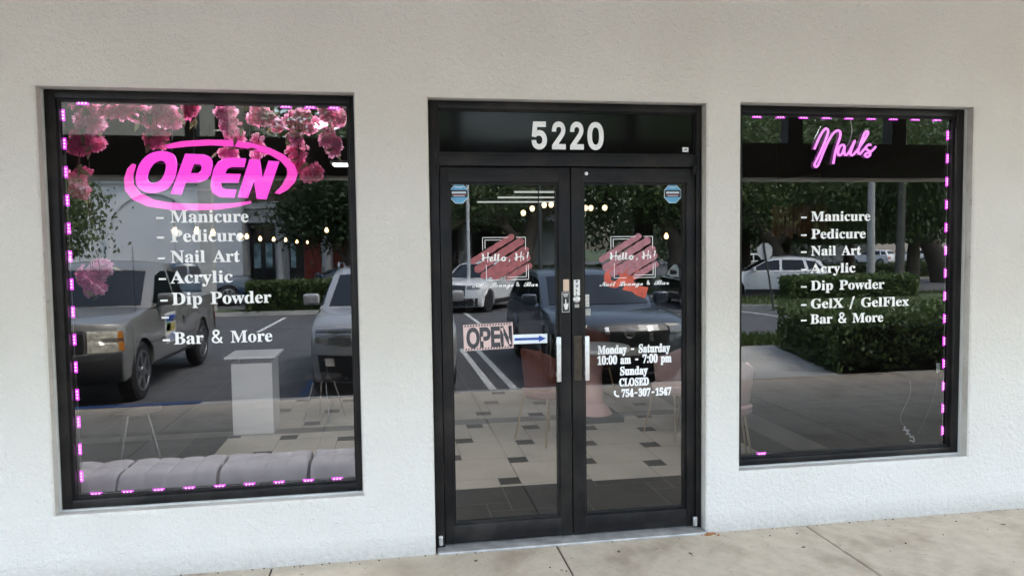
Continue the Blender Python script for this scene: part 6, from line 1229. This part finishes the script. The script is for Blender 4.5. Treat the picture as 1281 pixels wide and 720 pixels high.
# ---- plants
M['bark'] = mat('grey_bark', (.085,.07,.055), .9, var=.35, vscale=4, bump=.8, bscale=12); M['palmbark'] = mat('palm_bark', (.13,.12,.105), .85, var=.2, vscale=6, bump=.4, bscale=20)
M['lf_oak'] = leafmat('oak_leaf', (.045,.078,.026), (.12,.17,.06)); M['lf_dark'] = leafmat('dark_fig_leaf', (.018,.038,.015), (.055,.09,.032)); M['lf_light'] = leafmat('light_leaf', (.045,.075,.02), (.10,.14,.04))
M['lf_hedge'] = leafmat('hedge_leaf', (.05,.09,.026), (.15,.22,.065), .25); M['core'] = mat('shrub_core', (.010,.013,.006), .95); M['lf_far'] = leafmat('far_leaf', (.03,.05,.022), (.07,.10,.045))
def leaves(n, blobs, size, rn, droop=0, sub=26, spread=.22, flat=.8, zmin=None):
    v, f = [], []; tot = sum(b[1]**2 for b in blobs); cl = []
    for c, r in blobs:
        k = max(3, int(sub*len(blobs)*r*r/tot))
        for _ in range(k):
            d = Vector((rn.gauss(0,1), rn.gauss(0,1), rn.gauss(0,1))).normalized()*r*rn.uniform(.35,1)**.6; d.z *= flat; cl.append((Vector(c)+d, r*spread*rn.uniform(.6,1.5)))
    for _ in range(n):
        c, s = cl[int(rn.random()*len(cl))]
        p = c+Vector((rn.gauss(0,s), rn.gauss(0,s), rn.gauss(0,s*.7)))
        if droop: p.z -= abs(rn.gauss(0, droop)); p.x += 0
        if zmin is not None and p.z < zmin: p.z = zmin+abs(rn.gauss(0,.7))
        a = Vector((rn.gauss(0,1), rn.gauss(0,1), rn.gauss(-.3 if not droop else -1.5,.7))).normalized(); w = a.orthogonal().normalized(); th = rn.random()*6.28
        w = w*math.cos(th)+a.cross(w)*math.sin(th); L = size*rn.uniform(.6,1.4); b = len(v)
        v += [p-a*L*.5, p+w*L*.27, p+a*L*.5, p-w*L*.27]; f.append((b,b+1,b+2,b+3))
    return v, f
def leafobj(name, vf, m_, par):
    b = MB(); b.v = [tuple(p) for p in vf[0]]; b.f = vf[1]; b.m = [0]*len(vf[1]); return b.build(name, m_, par)
def tree(name, label, loc, limbs, blobs, n, size, leaf, seed, group, droop=0, sub=30, bark='bark', rz=0, spread=.22):
    t = thing(name, label, 'tree', loc, rz, group); rn = random.Random(seed); b = MB()
    for path, r0, r1 in limbs: p = smoothpath(path, 4); k = len(p)-1; b.tube(p, [r0+(r1-r0)*i/k for i in range(k+1)], 10)
    b.build('trunk', bark, t, smooth=60); leafobj('crown', leaves(n, blobs, size, rn, droop, sub, spread, zmin=2.0 if droop else None), leaf, t); return t
OAKL = [([(0,0,-.2),(.1,0,.8),(.05,.1,1.9),(.3,0,2.8)],.42,.30), ([(.05,.05,1.8),(-.8,.2,2.9),(-2.0,.3,4.2),(-3.0,.2,5.2)],.24,.07), ([(.3,0,2.7),(1.1,-.2,3.8),(2.4,0,5.0),(3.2,.3,5.8)],.26,.07), ([(.3,0,2.7),(.2,.6,4.0),(-.3,.9,5.6),(-.2,1,7)],.22,.05), ([(.8,-.1,3.3),(1.0,-1,4.2),(1.4,-1.9,5.2)],.14,.05), ([(-.8,.2,2.9),(-1.1,1,3.9),(-1.6,1.9,4.9)],.12,.04)]
OAKB = [((-2.6,.2,4.6),1.9),((2.7,.1,4.9),2.0),((0,.8,6.2),2.3),((1.3,-1.8,4.8),1.6),((-1.5,1.9,4.6),1.6),((-3.6,-.6,3.6),1.2),((3.9,.6,3.8),1.3),((.2,-.8,4.2),1.5),((-1.2,-1.6,5.2),1.5),((1.9,1.8,5.6),1.6)]
GT = 'shade trees beyond the parked cars'
oak = tree('oak_tree', 'oak whose forked trunk shows directly under the left door lettering', (5.4,-25.5,gz(-25.5)+.1), OAKL, OAKB, 10500, .20, 'lf_oak', 1, GT, sub=150)
LEANL = [([(.9,0,-.2),(.7,0,.7),(.2,0,1.9),(-.5,0,3.0),(-1.5,0,4.4)],.46,.24), ([(-.3,0,2.7),(-1.8,.2,3.3),(-3.4,.3,4.0)],.2,.06), ([(.2,0,1.9),(1.2,.2,3.0),(2.4,.2,4.2)],.24,.07), ([(-1.5,0,4.4),(-2,.5,5.6),(-1.6,.8,6.8)],.2,.05), ([(-1.2,0,3.9),(.2,-.6,5.2),(1.2,-.8,6.2)],.16,.05)]
LEANB = [((-3.2,.2,4.6),1.7),((-1.6,.6,6.2),2.0),((1.0,-.6,6.0),2.0),((2.8,.2,4.7),1.8),((.2,1.4,5.0),1.6),((-4.4,0,3.6),1.1),((3.8,-.4,3.6),1.1)]
lean = tree('leaning_oak', 'thick oak leaning left over the white SUV at the right window edge', (15.8,-24.8,gz(-24.8)+.1), LEANL, LEANB, 9500, .20, 'lf_oak', 2, GT, sub=130)
WEEPB = [((-1.8,.2,4.6),1.7),((1.8,.1,4.8),1.8),((0,.8,5.6),2.0),((.6,-1.6,4.5),1.5),((-1.0,-1.2,4.7),1.5),((0,1.9,4.6),1.5),((3.0,-.2,4.2),1.1),((-3.0,.2,4.2),1.1)]
weep = tree('weeping_fig', 'weeping tree hanging long strands over the right end of the right window', (20.6,-22.2,gz(-22.2)+.1), [([(0,0,-.2),(.05,0,1.4),(.1,0,2.8),(0,0,4.6)],.30,.12),([(.1,0,2.6),(1,.2,4),(2,.3,5)],.14,.04),([(.1,0,2.4),(-1,.1,3.8),(-2,.2,4.8)],.14,.04)], WEEPB, 17000, .19, 'lf_oak', 3, GT, droop=1.15, sub=110)
figB = [((0,0,3.9),2.2),((-1.5,.3,3.4),1.6),((1.6,-.2,3.6),1.7),((.3,-1.4,3.2),1.5),((-.2,1.2,5.0),1.8),((.2,0,5.6),1.6)]
fig = tree('dense_fig', 'dense dark round tree in front of the tiled roof', (-1.75,-27.6,gz(-27.6)+.1), [([(0,0,-.2),(.1,0,1),(0,.1,2),(.1,0,3.4)],.26,.14),([(.0,.05,1.3),(-.5,.1,2.2),(-1.2,.2,3.1)],.14,.05),([(.05,0,1.2),(.5,0,2.2),(1.2,-.1,3.2)],.14,.05)], figB, 17000, .19, 'lf_dark', 4, GT, sub=150)
dup(weep, (-13.1,-24.0,gz(-24)+.1), R(70), 'weeping dark tree at the far left in front of the pale grey wall', scale=.93)
dup(oak, (11.6,-24.4,gz(-24.4)+.1), R(200), 'oak with a stout trunk just right of the right door lettering', scale=.95)
dup(lean, (1.5,-29.5,gz(-29.5)+.05), R(160), 'oak with low limbs above the white crossover', scale=.98)
dup(oak, (13.0,-33.0,gz(-33)+.05), R(310), 'oak deep behind the stout oak, its crown filling the right door corner', scale=1.55)
dup(oak, (20.0,-31.5,gz(-31.5)+.05), R(20), 'oak behind the light pole in the middle of the right window', scale=1.5)
dup(weep, (22.4,-29.0,gz(-29)+.1), R(130), 'weeping tree further back right of the light pole', scale=1.05)
dup(lean, (29.5,-33.0,gz(-33)+.05), R(15), 'oak with a forked dark trunk in front of the pale block', scale=1.4)
dup(weep, (17.2,-29.5,gz(-29.5)+.05), R(220), 'weeping tree between the leaning oak and the light pole', scale=1.1)
dup(oak, (-.2,-36.5,gz(-36)), R(120), 'oak rising behind the tiled wing near the pier', scale=1.7)
dup(oak, (24.5,-40.0,gz(-40)), R(250), 'oak on the far lawn behind the road', scale=1.7)
# palm trunks
def palm(label, loc, h, r, seed):
    t = thing('palm_tree', label, 'tree', loc, 0, 'palms on the lawn island'); rn = random.Random(seed); b = MB()
    b.tube([(0,0,-.2),(.02,0,h*.3),(.05,.03,h*.7),(.04,0,h)], [r*1.25,r,r*.9,r*.85], 14); b.build('trunk', 'palmbark', t, smooth=60)
    b = MB()
    for k in range(16):
        a = 6.283*k/16+rn.uniform(-.2,.2); el = rn.uniform(-.2,1.0); L = rn.uniform(1.6,2.2); d = Vector((math.cos(a),math.sin(a),0)); p = [Vector((.04,0,h))+d*L*s*math.cos(el*(1-s))+Vector((0,0,L*(math.sin(el)*s-.55*s*s))) for s in (0,.2,.4,.6,.8,1)]
        for i in range(5):
            for s in (-1,1):
                for q in (0,.5):
                    c = p[i].lerp(p[i+1], q); sd_ = d.cross(Vector((0,0,1)))*s; tip = c+sd_*(.38*(1-.12*i))+d*.25-Vector((0,0,.16)); b.quad([c, c.lerp(tip,.5)+d*.035, tip, c.lerp(tip,.5)-d*.035])
    b.build('crown', 'lf_light', t); return t
palm('palm with a straight dark trunk standing before the far road', (18.6,-20.3,gz(-20.3)+.1), 6.2, .15, 5)
palm('palm with a pale trunk among the weeping strands', (21.5,-20.0,gz(-20)+.1), 5.6, .13, 6)
# hedges
def hedge(name, label, pts, h, n, size, seed, group=None, leaf='lf_hedge', zbase=0, skew=0):
    # pts: centre line (x, y); half width given per point
    t = thing(name, label, 'hedge', (pts[0][0], pts[0][1], zbase), 0, group); rn = random.Random(seed); v, f = [], []; o = Vector((pts[0][0], pts[0][1], 0)); b = MB()
    for i in range(len(pts)-1):
        (x0,y0,w0), (x1,y1,w1) = pts[i], pts[i+1]; a, c = Vector((x0,y0,0))-o, Vector((x1,y1,0))-o; d = (c-a); L = d.length; d.normalize(); nn_ = Vector((-d.y,d.x,0)); k = .13
        q = [a-nn_*(w0-k)+d*k, a+nn_*(w0-k)+d*k, c+nn_*(w1-k)-d*k, c-nn_*(w1-k)-d*k]
        b.quad([p+Vector((0,0,.1)) for p in q]); b.quad([p+Vector((0,0,h-k)) for p in q][::-1])
        for j in range(4): b.quad([q[j]+Vector((0,0,.1)), q[j]+Vector((0,0,h-k)), q[(j+1)%4]+Vector((0,0,h-k)), q[(j+1)%4]+Vector((0,0,.1))])
        m = int(n*L/sum(math.dist(pts[j][:2],pts[j+1][:2]) for j in range(len(pts)-1)))
        for _ in range(m):
            s = rn.random(); w = w0+(w1-w0)*s; r = rn.random(); ar = [h, h, 2*w, 2*w*h/L, 2*w*h/L]; pick = rn.random()*sum(ar); u = rn.uniform(-1,1); zz = rn.random()
            j = 0
            while pick > ar[j]: pick -= ar[j]; j += 1
            dep = abs(rn.gauss(0,.06)); lump = .05*math.sin(s*L*3.1+u*4)+.04*math.sin(s*L*7.7+zz*9)
            if j < 2: sg_ = 1 if j else -1; p = a+d*s*L+nn_*sg_*(w-dep+lump); p.z = .03+zz*(h-.03); nrm = nn_*sg_
            elif j == 2: p = a+d*s*L+nn_*u*w; p.z = h-dep+lump+(.09*rn.random() if rn.random() < .12 else 0); nrm = Vector((0,0,1))
            else: sg_ = 1 if j == 3 else -1; p = (c if j == 3 else a)+nn_*u*(w1 if j == 3 else w0)+d*sg_*(-dep+lump); p.z = zz*h; nrm = d*sg_
            if p.z < .3 and rn.random() < .45*(1-p.z/.3): continue
            ax = (nrm*rn.uniform(.1,1)+Vector((rn.gauss(0,.7),rn.gauss(0,.7),rn.gauss(.2,.7)))).normalized(); ww = ax.orthogonal().normalized(); th = rn.random()*6.28; ww = ww*math.cos(th)+ax.cross(ww)*math.sin(th); Lf = size*rn.uniform(.6,1.4); bb = len(v)
            v += [p-ax*Lf*.5, p+ww*Lf*.3, p+ax*Lf*.5, p-ww*Lf*.3]; f.append((bb,bb+1,bb+2,bb+3))
    if skew:
        for p in v: p.x -= skew*(p.y)
        b.v = [(p[0]-skew*p[1], p[1], p[2]) for p in b.v]
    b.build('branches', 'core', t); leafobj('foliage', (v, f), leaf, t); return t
hedge('clipped_hedge', 'big clipped hedge filling the lower middle of the right window', [(6.12,-5.95,1.36),(12,-6.0,1.36)], .74, 26000, .075, 11, zbase=-.04, skew=.27)
hedge('island_hedge', 'low dark hedge on the lawn island behind the leaning sign', [(13.4,-19.2,.5),(17.8,-18.7,.55)], .82, 9000, .10, 12, zbase=gz(-19)+.1)
hedge('median_hedge', 'leafy hedge on the median in front of the restaurant', [(-4.6,-20.5,.5),(-1.7,-20.75,.5)], .95, 9000, .10, 13, leaf='lf_light', zbase=gz(-20.5)+.1)
hedge('roadside_hedge', 'long low hedge under the oaks across from the doors', [(-1,-30.8,.6),(12.5,-31.2,.7)], 1.15, 9000, .16, 14, zbase=gz(-31)+.1)
hedge('far_hedge', 'far low hedge along the road beyond the palms', [(19,-36,.7),(44,-39,.7)], .95, 9000, .18, 15, leaf='lf_oak', zbase=gz(-36))
# distant wood
rn = random.Random(21); bl = [((x+rn.uniform(-2,2), -72+rn.uniform(-6,6)-abs(x-10)*.1, rn.uniform(1.5,4.4)), rn.uniform(2.2,3.6)) for x in range(-40,54,3)]
o = leafobj('far_wood', leaves(26000, bl, .55, rn, 0, 420, .25), 'lf_far', None); tag(o, 'distant belt of trees closing the view', 'trees', kind='stuff')
# ragged grass on the near strip and island
rn = random.Random(31); v, f = [], []
for _ in range(9000):
    if rn.random() < .45: x, y = rn.uniform(5.8,14), rn.uniform(-9.1,-7.6); z = gz(y)+.12
    else:
        a = rn.random()*6.28; r = math.sqrt(rn.random()); x, y = 18.2+7.9*r*math.cos(a), -18.6+3.2*r*math.sin(a); z = gz(y)+.15
    a = rn.random()*6.28; d = Vector((math.cos(a),math.sin(a),0))*.03; p = Vector((x,y,z)); b = len(v); v += [p-d, p+d, p+Vector((rn.gauss(0,.03),rn.gauss(0,.03),rn.uniform(.06,.15)))]; f.append((b,b+1,b+2))
M['grass'] = leafmat('grass_blade', (.05,.085,.02), (.10,.14,.04), .3); o = leafobj('grass', (v, f), 'grass', None); tag(o, 'short uneven grass on the islands', 'grass', kind='stuff')

# ---- poles and signs
M['galv'] = mat('galvanised_back', (.55,.56,.57), .45, .35, var=.08); M['polemetal'] = mat('dark_sign_post', (.06,.065,.06), .6, .4); M['polecon'] = mat('concrete_post', (.42,.41,.39), .8, var=.08, vscale=3); M['stopred'] = mat('sign_face_red', (.4,.02,.02), .4)
t = thing('octagon_sign', 'leaning road sign with its pale octagon back to the shop', 'road sign', (11.55,-16.6,gz(-16.6)+.1)); 
b = MB(); b.tube([(0,0,-.1),(-.36,0,1.95)], .028, 8); b.build('post', 'polemetal', t)
def octp(r): return [(-.30+r*math.cos(math.pi/8+k*math.pi/4), 1.70+r*math.sin(math.pi/8+k*math.pi/4)) for k in range(8)]
b = MB(); b.poly(octp(.27), -.035, -.031); b.build('plate', 'galv', t); b = MB(); b.poly(octp(.262), -.037, -.0355); b.build('face', 'stopred', t)
def pole(label, x, y, h, r, m_, lamp):
    t = thing('lamp_post' , label, 'lamp post', (x,y,gz(y)+.1), group='poles in the car park'); b = MB(); b.tube([(0,0,-.1),(0,0,h)], [r,r*.75], 12); b.build('post', m_, t, smooth=60)
    b = MB(); b.lathe([(r*2.2,0),(r*2.2,.35),(r*1.9,.42),(r*1.1,.45)], (0,0,-.1), 14); b.build('base', 'polecon', t, smooth=40)
    b = MB(); b.tube([(0,0,h-.05),(lamp,0,h+.05)], .04, 8); b.rbox(lamp-.35 if lamp > 0 else lamp-.35, lamp+.35, -.18, .18, h, h+.12, .03); b.build('lamp_head', 'galv', t); return t
pole('pale light pole standing in the island among weeping branches', 17.2,-20.0,5.4,.15,'polecon',.9)
pole('thin light pole left of the logo on the left door leaf', 2.45,-19.3,8.0,.06,'galv',.8)
pole('thin dark light pole right of the forked oak', 5.05,-20.5,8.0,.07,'polemetal',-.8)
t = thing('concrete_post', 'square pale concrete post on the median before the blind arch', 'post', (-5.72,-20.3,gz(-20.3)+.1)); b = MB(); b.rbox(-.19,.19,-.19,.19,-.1,4.3,.02); b.build('shaft', 'polecon', t); b = MB(); b.rbox(-.25,.25,-.25,.25,4.3,4.42,.02); b.build('cap', 'rtrim', t)
t = thing('street_sign', 'small blue street name plate on a thin post far beyond the lawn', 'road sign', (27.2,-36,gz(-36))); b = MB(); b.tube([(0,0,0),(0,0,3.3)], .04, 8); b.build('post', 'polemetal', t); b = MB(); b.rbox(-.6,.6,-.02,.02,3.0,3.3,.01); b.build('plate', mat('sign_blue', (.08,.2,.35), .5), t)

# ================================================================== SMALL LITTER ON THE PAVEMENT
M['dryleaf'] = mat('dry_leaf', (.10,.06,.03), .8, var=.4, vscale=40); M['gum'] = mat('dark_grit', (.035,.03,.025), .9); M['rust'] = mat('orange_grit', (.32,.14,.05), .9, var=.3, vscale=60)
rn = random.Random(5)
for k, (x, y, lab) in enumerate(((.42,-.13,'dry brown leaf on the pavement left of the slab joint below the left leaf'),(1.60,-.26,'dry brown leaf on the pavement below the right door leaf'),(1.22,-.16,'small curled dry leaf close to the meeting stiles'),(2.25,-.30,'dry leaf on the slab left of the joint under the right window'),(3.6,-.22,'dry leaf near the wall foot under the right window'))):
    b = MB(); a = rn.random()*6.28; L = rn.uniform(.012,.018); c, s = math.cos(a), math.sin(a); g = [(-1,0,.2),(-.3,.45,.0),(.4,.4,.25),(1,0,.45),(.4,-.4,.1),(-.3,-.45,.3)]
    P = [(L*(p[0]*c-p[1]*s), L*(p[0]*s+p[1]*c), .002+p[2]*L*.5) for p in g]; b.quad(P); b.quad([(p[0],p[1],p[2]-.0012) for p in P][::-1])
    for i in range(6): b.quad([P[i], (P[i][0],P[i][1],P[i][2]-.0012), (P[(i+1)%6][0],P[(i+1)%6][1],P[(i+1)%6][2]-.0012), P[(i+1)%6]])
    o = b.build('dry_leaf', 'dryleaf'); o.location = (x,y,0); tag(o, lab, 'leaf', 'dry leaves on the pavement')
b = MB()
for _ in range(230):
    x = rn.uniform(-1.2,4.4); y = -abs(rn.gauss(0,.22))-.004; 
    if rn.random() < .6: y = -rn.uniform(.003,.025)
    r = .0012+.0045*rn.random()**3; b.lathe([(r,0),(r*.8,r*.7),(0.0002,r)], (x,y,0), 5)
o = b.build('grit', 'gum'); tag(o, 'dark grit scattered along the wall foot', 'grit', kind='stuff')
b = MB()
for _ in range(60):
    r = rn.uniform(.003,.009); b.lathe([(r,0),(r*.8,r*.7),(0.0002,r)], (1.815+rn.gauss(0,.018),-.006-abs(rn.gauss(0,.018)),0), 6)
o = b.build('rubble', 'rust'); tag(o, 'orange crumbs of stucco at the foot of the door jamb', 'rubble', kind='stuff')
